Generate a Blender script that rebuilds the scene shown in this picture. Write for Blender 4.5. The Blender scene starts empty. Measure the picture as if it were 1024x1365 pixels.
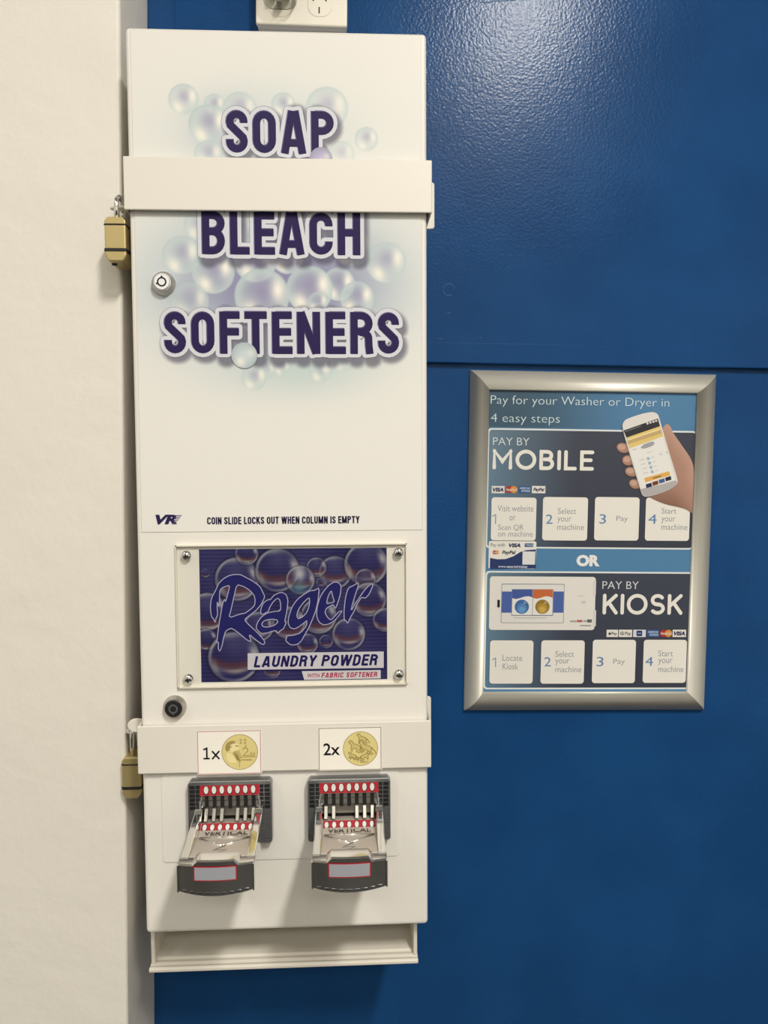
import bpy, bmesh, math, random
import numpy as np
from mathutils import Vector, Matrix
from mathutils.geometry import tessellate_polygon

random.seed(4)
SC = bpy.context.scene
COL = SC.collection

# ------------------------------------------------------------------ camera
CAM = np.array((0.0, -1.012, 1.5))
PITCH, YAW, ROLL = -0.0571, -0.0483, -0.0116
FPX, W, H = 1030.0, 1024.0, 1365.0

def cam_axes():
    cp, sp, cy, sy, cr, sr = (math.cos(PITCH), math.sin(PITCH), math.cos(YAW), math.sin(YAW), math.cos(ROLL), math.sin(ROLL))
    base = np.array([[1, 0, 0], [0, 0, -1], [0, 1, 0]], float)
    rx = np.array([[1, 0, 0], [0, cp, -sp], [0, sp, cp]])
    rz = np.array([[cy, -sy, 0], [sy, cy, 0], [0, 0, 1]])
    ry = np.array([[cr, 0, sr], [0, 1, 0], [-sr, 0, cr]])
    return base @ (rz @ rx @ ry).T          # rows: right, down, forward

AX = cam_axes()
cd = bpy.data.cameras.new('camera')
cam = bpy.data.objects.new('camera', cd)
COL.objects.link(cam)
m = Matrix.Identity(4)
for i in range(3):
    m[i][0], m[i][1], m[i][2], m[i][3] = AX[0][i], -AX[1][i], -AX[2][i], CAM[i]
cam.matrix_world = m
cd.sensor_fit = 'HORIZONTAL'
cd.sensor_width = 36.0
cd.lens = 36.0 * FPX / W
cd.clip_start = 0.01
SC.camera = cam

# ------------------------------------------------------------------ light and exposure
SC.view_settings.view_transform = 'Standard'
SC.view_settings.look = 'None'
SC.view_settings.gamma = 1.0
SC.view_settings.use_curve_mapping = False
SC.view_settings.exposure = 0.0
world = bpy.data.worlds.new('room_air')
SC.world = world
world.use_nodes = True
world.node_tree.nodes['Background'].inputs[0].default_value = (1.0, 0.97, 0.92, 1)
world.node_tree.nodes['Background'].inputs[1].default_value = 0.15

def area(name, loc, size, size_y, power, color, target=None):
    l = bpy.data.lights.new(name, 'AREA')
    l.shape = 'RECTANGLE'
    l.size, l.size_y, l.energy, l.color = size, size_y, power, color
    o = bpy.data.objects.new(name, l)
    o.location = loc
    if target is not None:
        o.rotation_euler = (Vector(target) - Vector(loc)).to_track_quat('-Z', 'Y').to_euler()
    COL.objects.link(o)
    return o

# the fluorescent batten above and to the right, its neighbour on the left
area('batten_light', (0.685, -2.19, 3.33), 0.20, 0.70, 80, (1.0, 0.962, 0.885))
area('batten_light_left', (-1.7, -1.9, 3.33), 0.30, 1.2, 16, (1.0, 0.962, 0.885))
area('fill_light_deep', (0.2, -3.6, 3.33), 2.6, 0.6, 44, (1.0, 0.975, 0.925))  # added soft fill behind the camera, lifts the front faces
SC.cycles.max_bounces = 10
SC.cycles.transparent_max_bounces = 24
SC.cycles.caustics_reflective = True

# ------------------------------------------------------------------ helpers: placement
def back(u, v, y):
    d = AX[0] * ((u - W / 2) / FPX) + AX[1] * ((v - H / 2) / FPX) + AX[2]
    return CAM + d * ((y - CAM[1]) / d[1])

DX, DZ, DW, DH, PHI, FACE = -0.0694, 1.4696, 0.3146, 0.9749, 0.0165, -0.17
DBASE = (DX + math.sin(PHI) * DH / 2, DZ - math.cos(PHI) * DH / 2)      # bottom centre of the cabinet
PX, PZ, PROLL = 0.3223, 1.4031, -0.0012

def to_frame(p, o, phi):
    a, b = p[0] - o[0], p[2] - o[1]
    return (a * math.cos(phi) + b * math.sin(phi), -a * math.sin(phi) + b * math.cos(phi))

def dp(u, v, y=FACE):                        # photo point -> (x, z) on the dispenser, at depth y
    return to_frame(back(u, v, y), DBASE, PHI)

def pp(u, v, y=-0.006):                      # photo point -> (x, z) on the poster
    return to_frame(back(u, v, y), (PX, PZ), PROLL)

# ------------------------------------------------------------------ helpers: materials
def lin(c):
    return tuple(((x / 255.0) / 12.92 if x / 255.0 <= 0.04045 else ((x / 255.0 + 0.055) / 1.055) ** 2.4) for x in c)

MATS = {}
def mat(name, col=(200, 200, 200), rough=0.5, metal=0.0, spec=0.5, bump=None, coat=0.0):
    mt = bpy.data.materials.new(name)
    mt.use_nodes = True
    nt = mt.node_tree
    b = nt.nodes['Principled BSDF']
    b.inputs['Base Color'].default_value = (*lin(col), 1)
    b.inputs['Roughness'].default_value = rough
    b.inputs['Metallic'].default_value = metal
    b.inputs['Specular IOR Level'].default_value = spec
    b.inputs['Coat Weight'].default_value = coat
    if bump:
        tc = nt.nodes.new('ShaderNodeTexCoord')
        last = None
        for sc_, st, dist, det in bump:
            nz = nt.nodes.new('ShaderNodeTexNoise')
            nz.inputs['Scale'].default_value = sc_
            nz.inputs['Detail'].default_value = det
            bp = nt.nodes.new('ShaderNodeBump')
            bp.inputs['Strength'].default_value = st
            bp.inputs['Distance'].default_value = dist
            nt.links.new(tc.outputs['Object'], nz.inputs['Vector'])
            nt.links.new(nz.outputs['Fac'], bp.inputs['Height'])
            if last:
                nt.links.new(last.outputs['Normal'], bp.inputs['Normal'])
            last = bp
        nt.links.new(last.outputs['Normal'], b.inputs['Normal'])
    MATS[name] = mt
    return mt

def tint_noise(mt, ca, cb, scale, lo=0.4, hi=0.6):
    nt = mt.node_tree
    b = nt.nodes['Principled BSDF']
    tc = nt.nodes.new('ShaderNodeTexCoord')
    nz = nt.nodes.new('ShaderNodeTexNoise')
    nz.inputs['Scale'].default_value = scale
    nz.inputs['Detail'].default_value = 4
    rp = nt.nodes.new('ShaderNodeValToRGB')
    rp.color_ramp.elements[0].position, rp.color_ramp.elements[1].position = lo, hi
    rp.color_ramp.elements[0].color = (*lin(ca), 1)
    rp.color_ramp.elements[1].color = (*lin(cb), 1)
    nt.links.new(tc.outputs['Object'], nz.inputs['Vector'])
    nt.links.new(nz.outputs['Fac'], rp.inputs['Fac'])
    nt.links.new(rp.outputs['Color'], b.inputs['Base Color'])

blue = mat('blue_gloss_paint', (25, 69, 118), 0.19, spec=0.115, bump=[(300, 0.10, 0.003, 2), (40, 0.015, 0.006, 2)])
tint_noise(blue, (24, 67, 117), (27, 73, 125), 6)
worn_blue = mat('worn_blue_paint_edge', (70, 108, 158), 0.3, spec=0.4)
cream = mat('cream_wall_paint', (232, 227, 217), 0.55, bump=[(60, 0.25, 0.003, 3), (9, 0.3, 0.01, 2)])
grey_floor = mat('dark_floor', (46, 45, 44), 0.35)
white_ceiling = mat('white_ceiling', (235, 233, 228), 0.8)
dark_wall = mat('dark_far_wall', (48, 49, 52), 0.6)
powder = mat('white_powder_coat', (237, 233, 225), 0.32, bump=[(900, 0.05, 0.0008, 2)])
steel_white = mat('white_bar_enamel', (231, 226, 216), 0.34, bump=[(700, 0.04, 0.0008, 2)])
tray_grey = mat('ivory_tray_enamel', (222, 216, 203), 0.45)
chrome = mat('chrome', (226, 226, 224), 0.09, 1.0)
satin_chrome = mat('satin_chrome', (200, 196, 188), 0.34, 0.9)
bezel_metal = mat('bezel_metal', (146, 147, 149), 0.24, 0.75)
lock_grey = mat('lock_grey', (92, 92, 95), 0.5)
tongue_metal = mat('tongue_metal', (216, 208, 196), 0.4, 0.55)
finger_metal = mat('finger_metal', (150, 146, 138), 0.4, 0.8)
worn_metal = mat('worn_cast_metal', (128, 126, 122), 0.35, 0.85)
lock_steel = mat('bright_lock_steel', (240, 240, 242), 0.4, 0.25)
dark_chrome = mat('dark_cast_metal', (150, 152, 154), 0.24, 1.0)
alu = mat('anodised_aluminium', (206, 203, 192), 0.46, 0.42)
brass = mat('brass', (192, 174, 122), 0.4, 0.6)
black = mat('black_rubber', (24, 23, 24), 0.55)
slot_black = mat('slot_black', (12, 12, 13), 0.6)
red = mat('red_print', (176, 30, 44), 0.45)
white_dot = mat('white_print', (222, 220, 216), 0.45)
grey_label = mat('grey_label', (158, 160, 168), 0.5)
outlet_white = mat('outlet_plastic', (232, 226, 212), 0.35)
sticker_white = mat('sticker_paper', (246, 241, 230), 0.5)

def printed(name, rough, spec=0.5, hatch=False):
    mt = mat(name, (255, 255, 255), rough, spec=spec)
    nt = mt.node_tree
    at = nt.nodes.new('ShaderNodeAttribute')
    at.attribute_name = 'print'
    out = at.outputs['Color']
    if hatch:                                 # fine crossed weave printed into the panels
        tc = nt.nodes.new('ShaderNodeTexCoord')
        mp = nt.nodes.new('ShaderNodeMapping')
        mp.inputs['Rotation'].default_value = (0, math.radians(45), 0)
        ck = nt.nodes.new('ShaderNodeTexChecker')
        ck.inputs['Scale'].default_value = 640
        ck.inputs['Color1'].default_value = (1.12, 1.12, 1.12, 1)
        ck.inputs['Color2'].default_value = (0.9, 0.9, 0.9, 1)
        mx = nt.nodes.new('ShaderNodeMix')
        mx.data_type = 'RGBA'
        mx.blend_type = 'MULTIPLY'
        mx.inputs[0].default_value = 1
        nt.links.new(tc.outputs['Object'], mp.inputs['Vector'])
        nt.links.new(mp.outputs['Vector'], ck.inputs['Vector'])
        nt.links.new(out, mx.inputs[6])
        nt.links.new(ck.outputs['Color'], mx.inputs[7])
        out = mx.outputs[2]
    nt.links.new(out, nt.nodes['Principled BSDF'].inputs['Base Color'])
    return mt

ink = printed('printed_sheet', 0.3, 0.1)
ink_matt = printed('printed_poster', 0.42, 0.4)
ink_hatch = printed('printed_panel', 0.42, 0.4, True)

def clear_plastic(name, tint, gloss_rough=0.02, ior=1.16):
    mt = bpy.data.materials.new(name)
    mt.use_nodes = True
    nt = mt.node_tree
    nt.nodes.clear()
    o = nt.nodes.new('ShaderNodeOutputMaterial')
    t = nt.nodes.new('ShaderNodeBsdfTransparent')
    t.inputs['Color'].default_value = (*tint, 1)
    g = nt.nodes.new('ShaderNodeBsdfGlossy')
    g.inputs['Roughness'].default_value = gloss_rough
    f = nt.nodes.new('ShaderNodeFresnel')
    f.inputs['IOR'].default_value = ior
    mx = nt.nodes.new('ShaderNodeMixShader')
    nt.links.new(f.outputs[0], mx.inputs[0])
    nt.links.new(t.outputs[0], mx.inputs[1])
    nt.links.new(g.outputs[0], mx.inputs[2])
    nt.links.new(mx.outputs[0], o.inputs[0])
    return mt

acrylic = clear_plastic('clear_acrylic', (0.985, 0.985, 0.975))
clear_body = clear_plastic('clear_plug_plastic', (0.86, 0.87, 0.84), 0.05, 1.45)

# ------------------------------------------------------------------ helpers: geometry
class B:
    """Collects shapes into ONE mesh; colours go to the 'print' attribute."""
    def __init__(s):
        s.v, s.f, s.mi, s.c, s.mats, s.smooth = [], [], [], [], [], []
        s.lift = 0.0                           # each flat print lies a hair above the one before
    def slot(s, mt):
        if mt not in s.mats:
            s.mats.append(mt)
        return s.mats.index(mt)
    def add(s, vs, fs, mt, col=(255, 255, 255), smooth=False, cols=None):
        o, k = len(s.v), s.slot(mt)
        s.v += [tuple(p) for p in vs]
        s.c += cols if cols is not None else [col] * len(vs)
        for f in fs:
            s.f.append([i + o for i in f])
            s.mi.append(k)
            s.smooth.append(smooth)
        return s
    def bm(s, bmesh_, mt, smooth=False):
        bmesh_.verts.ensure_lookup_table()
        bmesh_.verts.index_update()
        s.add([v.co[:] for v in bmesh_.verts], [[v.index for v in f.verts] for f in bmesh_.faces], mt, smooth=smooth)
        bmesh_.free()
        return s
    def box(s, x0, x1, y0, y1, z0, z1, mt, bev=0.0, seg=2):
        b = bmesh.new()
        bmesh.ops.create_cube(b, size=1)
        for v in b.verts:
            v.co = ((x0 + x1) / 2 + v.co.x * (x1 - x0), (y0 + y1) / 2 + v.co.y * (y1 - y0), (z0 + z1) / 2 + v.co.z * (z1 - z0))
        if bev:
            bmesh.ops.bevel(b, geom=b.edges[:], offset=bev, segments=seg, profile=0.5, affect='EDGES')
        return s.bm(b, mt)
    def hull_prism(s, prof, axis, a0, a1, mt, bev=0.0, seg=2):
        """Closed outline in the plane across `axis` pulled from a0 to a1."""
        b = bmesh.new()
        def P(p, a):
            return {'x': (a, p[0], p[1]), 'y': (p[0], a, p[1]), 'z': (p[0], p[1], a)}[axis]
        A = [b.verts.new(P(p, a0)) for p in prof]
        C = [b.verts.new(P(p, a1)) for p in prof]
        n = len(prof)
        b.faces.new(A)
        b.faces.new(C[::-1])
        for i in range(n):
            b.faces.new((A[i], C[i], C[(i + 1) % n], A[(i + 1) % n]))
        bmesh.ops.recalc_face_normals(b, faces=b.faces[:])
        if bev:
            es = [e for e in b.edges if len(e.link_faces) == 2 and e.calc_face_angle(0) > 0.5]
            bmesh.ops.bevel(b, geom=es, offset=bev, segments=seg, profile=0.5, affect='EDGES')
        return s.bm(b, mt)
    def lathe(s, prof, cx, cz, mt, n=32, y0=0.0, smooth=True):
        """Profile of (radius, y) turned about the y direction through (cx, cz)."""
        vs, fs = [], []
        for r, y in prof:
            for i in range(n):
                a = 2 * math.pi * i / n
                vs.append((cx + r * math.cos(a), y0 + y, cz + r * math.sin(a)))
        for k in range(len(prof) - 1):
            for i in range(n):
                j = (i + 1) % n
                fs.append((k * n + i, k * n + j, (k + 1) * n + j, (k + 1) * n + i))
        fs.append(tuple(range(n)))
        fs.append(tuple(range((len(prof) - 1) * n, len(prof) * n))[::-1])
        s.add(vs, fs, mt, smooth=smooth)
        s.smooth[-1] = s.smooth[-2] = False
        return s
    def tube(s, pts, r, mt, n=12):
        pts = [Vector(p) for p in pts]
        vs, fs = [], []
        for i, p in enumerate(pts):
            t = (pts[min(i + 1, len(pts) - 1)] - pts[max(i - 1, 0)]).normalized()
            a = t.cross(Vector((0.123, 0.31, 0.94)))
            a.normalize()
            b_ = t.cross(a)
            for k in range(n):
                an = 2 * math.pi * k / n
                vs.append(tuple(p + a * r * math.cos(an) + b_ * r * math.sin(an)))
        for i in range(len(pts) - 1):
            for k in range(n):
                j = (k + 1) % n
                fs.append((i * n + k, i * n + j, (i + 1) * n + j, (i + 1) * n + k))
        fs.append(tuple(range(n))[::-1])
        fs.append(tuple(range((len(pts) - 1) * n, len(pts) * n)))
        return s.add(vs, fs, mt, smooth=True)
    # flat print, all on the plane y
    def poly(s, loops, y, mt, col=(255, 255, 255)):
        s.lift += 1.2e-6
        y = y - s.lift
        loops = [[Vector((p[0], p[1], 0)) for p in l] for l in loops]
        flat = [p for l in loops for p in l]
        tris = tessellate_polygon(loops)
        fs = []
        for t in tris:
            a, b, c = (flat[i] for i in t)
            if (b - a).cross(c - a).z < 0:
                t = (t[0], t[2], t[1])
            fs.append(t)
        return s.add([(p.x, y, p.y) for p in flat], fs, mt, col)
    def disc(s, x, z, rx, y, mt, col=(255, 255, 255), rz=None, n=20, rot=0.0):
        rz = rz or rx
        s.lift += 1.2e-6
        y = y - s.lift
        c, sn = math.cos(rot), math.sin(rot)
        pts = [(rx * math.cos(2 * math.pi * i / n), rz * math.sin(2 * math.pi * i / n)) for i in range(n)]
        return s.add([(x + a * c - b * sn, y, z + a * sn + b * c) for a, b in pts], [tuple(range(n))], mt, col)
    def strip(s, pts, hw, y, mt, col=(255, 255, 255), grow=0.0, closed=False, round_=False):
        """A stroke of half width hw along pts; grow widens it all round with rounded corners."""
        s.lift += 1.2e-6
        P = [Vector((p[0], p[1])) for p in pts]
        n = len(P)
        w = hw + grow
        L, R = [], []
        for i in range(n):
            a = P[i - 1] if (i > 0 or closed) else None
            b = P[(i + 1) % n] if (i < n - 1 or closed) else None
            t1 = (P[i] - a).normalized() if a is not None and (P[i] - a).length > 1e-9 else None
            t2 = (b - P[i]).normalized() if b is not None and (b - P[i]).length > 1e-9 else None
            t1 = t1 or t2
            t2 = t2 or t1
            n1, n2 = Vector((-t1.y, t1.x)), Vector((-t2.y, t2.x))
            nn = (n1 + n2)
            nn = nn.normalized() if nn.length > 1e-6 else n1
            k = min(1.6, 1.0 / max(0.3, nn.dot(n1)))
            L.append(P[i] + nn * w * k)
            R.append(P[i] - nn * w * k)
        vs = [(p.x, y - s.lift, p.y) for p in L] + [(p.x, y - s.lift, p.y) for p in R]
        fs = []
        for i in range(n if closed else n - 1):
            j = (i + 1) % n
            fs.append((n + i, n + j, j, i))
        s.add(vs, fs, mt, col)
        if not closed:
            for e, q in ((0, 1), (n - 1, n - 2)):
                if round_:
                    s.disc(P[e].x, P[e].y, w, y, mt, col, n=18)
                elif grow > 0:
                    t = (P[e] - P[q]).normalized()
                    nn = Vector((-t.y, t.x))
                    cs = [P[e] + nn * hw, P[e] - nn * hw, P[e] - nn * hw + t * grow, P[e] + nn * hw + t * grow]
                    s.poly([[(p.x, p.y) for p in cs]], y, mt, col)
                    for sg in (1, -1):
                        c = P[e] + nn * hw * sg
                        s.disc(c.x, c.y, grow, y, mt, col, n=14)
        return s
    def build(s, name, parent=None, label=None):
        me = bpy.data.meshes.new(name)
        me.from_pydata(s.v, [], s.f)
        for mt in s.mats:
            me.materials.append(mt)
        me.polygons.foreach_set('material_index', s.mi)
        me.polygons.foreach_set('use_smooth', s.smooth)
        if any(c != (255, 255, 255) for c in s.c):
            at = me.attributes.new('print', 'FLOAT_COLOR', 'POINT')
            cc = np.array(s.c, float) / 255.0
            cc = np.where(cc <= 0.04045, cc / 12.92, ((cc + 0.055) / 1.055) ** 2.4)
            at.data.foreach_set('color', np.c_[cc, np.ones(len(cc))].ravel().astype(np.float32))
        me.update()
        o = bpy.data.objects.new(name, me)
        COL.objects.link(o)
        if parent is not None:
            o.parent = parent
        if label:
            o['label'] = label
        return o

def thing(name, label, cat, loc, roty=0.0, group=None):
    o = bpy.data.objects.new(name, None)
    o.empty_display_size = 0.05
    COL.objects.link(o)
    o.location = loc
    o.rotation_euler = (0, roty, 0)
    o['label'], o['category'] = label, cat
    if group:
        o['group'] = group
    return o

def structure(b, name, label=None):
    o = b.build(name)
    o['kind'] = 'structure'
    if label:
        o['label'] = label
        o['category'] = name.split('_')[0]
    return o

def rrect(x0, x1, z0, z1, r, n=5):
    pts = []
    for cx, cz, a0 in ((x1 - r, z1 - r, 0), (x0 + r, z1 - r, 90), (x0 + r, z0 + r, 180), (x1 - r, z0 + r, 270)):
        for i in range(n + 1):
            a = math.radians(a0 + 90 * i / n)
            pts.append((cx + r * math.cos(a), cz + r * math.sin(a)))
    return pts

TXT = {}
def glyphs(body, bold=0.0):
    k = (body, bold)
    if k not in TXT:
        cu = bpy.data.curves.new('text', 'FONT')
        cu.body = body
        cu.resolution_u = 3
        cu.offset = bold
        ob = bpy.data.objects.new('text', cu)
        me = ob.to_mesh()
        vs = [(v.co.x, v.co.y) for v in me.vertices]
        fs = [tuple(p.vertices) for p in me.polygons]
        ob.to_mesh_clear()
        bpy.data.objects.remove(ob)
        bpy.data.curves.remove(cu)
        TXT[k] = (vs, fs)
    return TXT[k]

def text(b, body, rect, fr, y, mt, col, bold=0.0, shear=0.0, rot=0.0):
    """Letters filling the photo box rect = (u0, v0, u1, v1) on the surface whose frame is fr."""
    u0, v0, u1, v1 = rect
    uc, vc = (u0 + u1) / 2, (v0 + v1) / 2
    w = fr(u1, vc)[0] - fr(u0, vc)[0]
    h = fr(uc, v0)[1] - fr(uc, v1)[1]
    cx, cz = fr(uc, vc)
    if body[0] == '1':                         # a figure one with its flag, drawn as strokes
        wd = w if body == '1' else w * .40
        hw_ = h * (.045 if body == '1' else .066)
        xr = cx - w / 2 + wd * (.86 if body == '1' else .62)
        if body == '1':
            b.strip([(cx - w / 2, cz + h * .28), (xr - hw_ * .5, cz + h / 2 - hw_)], hw_, y, mt, col)
        else:
            b.strip([(cx - w / 2 + wd * .1, cz + h * .31), (xr, cz + h / 2 - hw_ * 1.2)], hw_, y, mt, col)
            b.strip([(cx - w / 2 + wd * .1, cz - h / 2 + hw_), (cx - w / 2 + wd * 1.05, cz - h / 2 + hw_)], hw_, y, mt, col)
        b.strip([(xr, cz - h / 2), (xr, cz + h / 2)], hw_, y, mt, col)
        if body == '1x':
            for sg in (-1, 1):
                b.strip([(cx + w * .06, cz - h / 2 * sg * 1 - (0 if sg > 0 else h * .32)), (cx + w / 2, cz + h * .18 if sg > 0 else cz - h / 2)], hw_, y, mt, col)
        return
    vs, fs = glyphs(body, bold)
    vs = [(x + shear * z, z) for x, z in vs]
    xs, zs = [p[0] for p in vs], [p[1] for p in vs]
    x0, x1, z0, z1 = min(xs), max(xs), min(zs), max(zs)
    c, sn = math.cos(rot), math.sin(rot)
    out = []
    for x, z in vs:
        a, d = ((x - x0) / (x1 - x0) - .5) * w, ((z - z0) / (z1 - z0) - .5) * h
        out.append((cx + a * c - d * sn, y, cz + a * sn + d * c))
    fo = []
    for f in fs:
        a, e, g = (np.array(out[i])[[0, 2]] for i in f[:3])
        cr = (e[0] - a[0]) * (g[1] - a[1]) - (e[1] - a[1]) * (g[0] - a[0])
        fo.append(f if cr > 0 else f[::-1])
    b.add(out, fo, mt, col)

# heavy condensed capitals drawn as strokes in a cell one unit high
def arc(cx, cz, rx, rz, a0, a1, n=10):
    return [(cx + rx * math.cos(math.radians(a0 + (a1 - a0) * i / n)), cz + rz * math.sin(math.radians(a0 + (a1 - a0) * i / n))) for i in range(n + 1)]

HS = 0.098
def letter(ch):
    h = HS
    t = h * 0.86
    if ch == 'O':
        w = .57
        r = w / 2 - h
        return w, [('loop', arc(w / 2, 1 - h - r * 1.1, r, r * 1.1, 0, 180) + arc(w / 2, h + r * 1.1, r, r * 1.1, 180, 360))]
    if ch == 'S':
        w = .53
        r = w / 2 - h
        top = [(w - h, .70)] + arc(w / 2, 1 - h - r, r, r, 0, 180) + [(h, .72), (h + .02, .645), (w / 2 - .05, .55)]
        bot = [(w / 2 + .05, .455), (w - h - .02, .36), (w - h, .29)] + arc(w / 2, h + r, r, r, 0, -180) + [(h, .32)]
        return w, [('line', top + bot)]
    if ch == 'C':
        w = .57
        r = w / 2 - h
        return w, [('line', [(w - h, .68)] + arc(w / 2, 1 - h - r, r, r, 0, 180) + arc(w / 2, h + r, r, r, 180, 360) + [(w - h, .32)])]
    if ch == 'A':
        w = .62
        return w, [('line', [(h * .98, 0), (w / 2 - .035, 1)]), ('line', [(w - h * .98, 0), (w / 2 + .035, 1)]), ('line', [(.17, .25), (w - .17, .25)])]
    if ch in 'PRB':
        w = .56
        r = .2
        up = [(h, 1 - t)] + arc(w - h - r, 1 - t - .19, r, .19, 90, -90) + [(h, 1 - t - .38)]
        S = [('line', [(h, 0), (h, 1)]), ('line', up)]
        if ch == 'R':
            S.append(('line', [(w - h - r, .535)] + arc(w - h - r + .02, .535 - .17, r - .03, .15, 90, 0, 6) + [(w - h - .005, .2), (w - h + .02, 0)]))
        if ch == 'B':
            S.append(('line', [(h, 1 - t - .385)] + arc(w - h - .2, t + .225, .2, .225, 90, -90) + [(h, t)]))
        return w, S
    if ch == 'L':
        w = .47
        return w, [('line', [(h, 0), (h, 1)]), ('line', [(h, t), (w, t)])]
    if ch in 'EF':
        w = .49
        S = [('line', [(h, 0), (h, 1)]), ('line', [(h, 1 - t), (w, 1 - t)]), ('line', [(h, .52), (w - .02, .52)])]
        if ch == 'E':
            S.append(('line', [(h, t), (w + .01, t)]))
        return w, S
    if ch == 'H':
        w = .56
        return w, [('line', [(h, 0), (h, 1)]), ('line', [(w - h, 0), (w - h, 1)]), ('line', [(h, .53), (w - h, .53)])]
    if ch == 'T':
        w = .54
        return w, [('line', [(0, 1 - t), (w, 1 - t)]), ('line', [(w / 2, 0), (w / 2, 1)])]
    if ch == 'N':
        w = .58
        return w, [('line', [(h, 0), (h, 1)]), ('line', [(w - h, 0), (w - h, 1)]), ('line', [(h + .01, .99), (w - h - .01, .01)])]

_letter = letter
def letter(ch):
    h, t = HS, HS * 0.86
    if ch == ' ': return .2, []
    if ch == 'I': return 2 * h, [('line', [(h, 0), (h, 1)])]
    if ch == 'D':
        w, r = .56, .24
        return w, [('line', [(h, 0), (h, 1)]), ('line', [(h, 1 - t)] + arc(w - h - r, 1 - t - r, r, r, 90, 0, 7) + arc(w - h - r, t + r, r, r, 0, -90, 7) + [(h, t)])]
    if ch == 'U':
        w = .56
        r = w / 2 - h
        return w, [('line', [(h, 1)] + arc(w / 2, h + r, r, r, 180, 360) + [(w - h, 1)])]
    if ch == 'K': return .58, [('line', [(h, 0), (h, 1)]), ('line', [(.50, 1), (.13, .42)]), ('line', [(.25, .58), (.51, 0)])]
    if ch == 'Y': return .58, [('line', [(.08, 1), (.29, .45)]), ('line', [(.50, 1), (.29, .45)]), ('line', [(.29, .5), (.29, 0)])]
    if ch == 'M': return .76, [('line', [(h, 0), (h, 1)]), ('line', [(.76 - h, 0), (.76 - h, 1)]), ('line', [(h + .03, 1), (.38, .04)]), ('line', [(.73 - h, 1), (.38, .04)])]
    if ch == 'W': return .86, [('line', [(.08, 1), (.24, 0)]), ('line', [(.42, 1), (.25, 0)]), ('line', [(.44, 1), (.61, 0)]), ('line', [(.78, 1), (.62, 0)])]
    return _letter(ch)

def caps(b, words, rect, y, mt, col, weight=1.0, shear=0.0, gap=.11):
    zc = dp((rect[0] + rect[2]) / 2, (rect[1] + rect[3]) / 2)[1]
    for k, pts, hw in headline(words, rect, gap):
        b.strip([(p[0] + shear * (p[1] - zc), p[1]) for p in pts], hw * weight, y, mt, col, closed=k == 'loop')

def headline(word, rect, gap=0.105):
    """Strokes of a word fitted to a photo box on the cabinet face: list of (kind, points, half width)."""
    u0, v0, u1, v1 = rect
    uc, vc = (u0 + u1) / 2, (v0 + v1) / 2
    x0, x1 = dp(u0, vc)[0], dp(u1, vc)[0]
    z0, z1 = dp(uc, v1)[1], dp(uc, v0)[1]
    cur, S = 0.0, []
    for ch in word:
        w, st = letter(ch)
        S += [(k, [(cur + p[0], p[1]) for p in pts]) for k, pts in st]
        cur += w + gap
    tot = cur - gap
    sx, sz = (x1 - x0) / tot, z1 - z0
    return [(k, [(x0 + p[0] * sx, z0 + p[1] * sz) for p in pts], HS * (sx + sz) / 2) for k, pts in S]

# ------------------------------------------------------------------ the room
b = B()
b.box(-0.2525, 2.6, 0.0, 0.12, -0.02, 3.42, blue)
structure(b, 'wall_back', 'glossy blue painted wall behind the dispenser and poster')
b = B()
b.box(-2.6, -0.2525, -0.125, 0.12, -0.02, 3.42, cream, 0.004, 3)
structure(b, 'wall_left', 'cream painted wall standing forward of the blue wall')
ZB = 1.6366
b = B()                                       # upper sheet of the blue lining, proud of the lower one
b.box(-0.228, 2.6, -0.006, 0.0, ZB + 0.02, 3.42, blue, 0.001, 1)
def ridge(p, q, wdt=.0004, hgt=.0007):
    (xa, _, za), (xb, _, zb) = back(*p, -.006), back(*q, -.006)
    n_ = 24
    pts = []
    for i_ in range(n_ + 1):
        t_ = i_ / n_
        pts.append((xa + (xb - xa) * t_ + random.uniform(-1, 1) * .0005, -.006, za + (zb - za) * t_ + random.uniform(-1, 1) * .0005))
    b.tube(pts, wdt, worn_blue, 6)
ridge((560, 135.5), (735, 143))
ridge((775, -30), (776, 140), .0003)
ridge((640, 3), (715, -2), .0006)
for cu, cv, cr_ in ((598.5, 386, 7.5), (757, 190, 3.5)):
    cx_, _, cz_ = back(cu, cv, -.006)
    b.tube([(cx_ + cr_ * .001 * math.cos(a_ * .35), -.006, cz_ + cr_ * .001 * math.sin(a_ * .35)) for a_ in range(16)], .0004, worn_blue, 6)
for cu, cv in ((598, 418), (601, 175), (609, 181), (594, 190), (586, 452), (640, 451), (868, 12), (884, 20)):
    cx_, _, cz_ = back(cu, cv, -.006)
    b.tube([(cx_ - .003, -.006, cz_), (cx_, -.0062, cz_ + .0012), (cx_ + .0035, -.006, cz_ - .0006)], .0004, worn_blue, 6)
structure(b, 'trim_1', 'upper blue wall sheet above the batten')
b = B()
b.box(-0.252, 2.6, -0.0085, 0.0, ZB, ZB + 0.0265, blue, 0.0015, 2)
structure(b, 'trim_2', 'blue horizontal batten along the sheet edge above the poster')
b = B()
b.box(-0.252, -0.219, -0.0085, 0.0, ZB + 0.0265, 3.42, blue, 0.001, 1)
structure(b, 'trim_3', 'narrow blue cover strip in the wall corner')
b = B()
b.box(-2.6, 2.6, -4.6, 0.12, -0.12, 0.0, grey_floor)
structure(b, 'floor')
b = B()
b.box(-2.6, 2.6, -4.6, 0.12, 3.4, 3.5, white_ceiling)
structure(b, 'ceiling')
b = B()
b.box(2.6, 2.7, -4.6, 0.12, -0.1, 3.5, cream)
structure(b, 'wall_right')
b = B()
b.box(-2.7, -2.6, -4.6, 0.12, -0.1, 3.5, cream)
structure(b, 'wall_far_left')
b = B()
b.box(-2.6, 2.6, -4.7, -4.6, 1.25, 3.5, cream)
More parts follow.
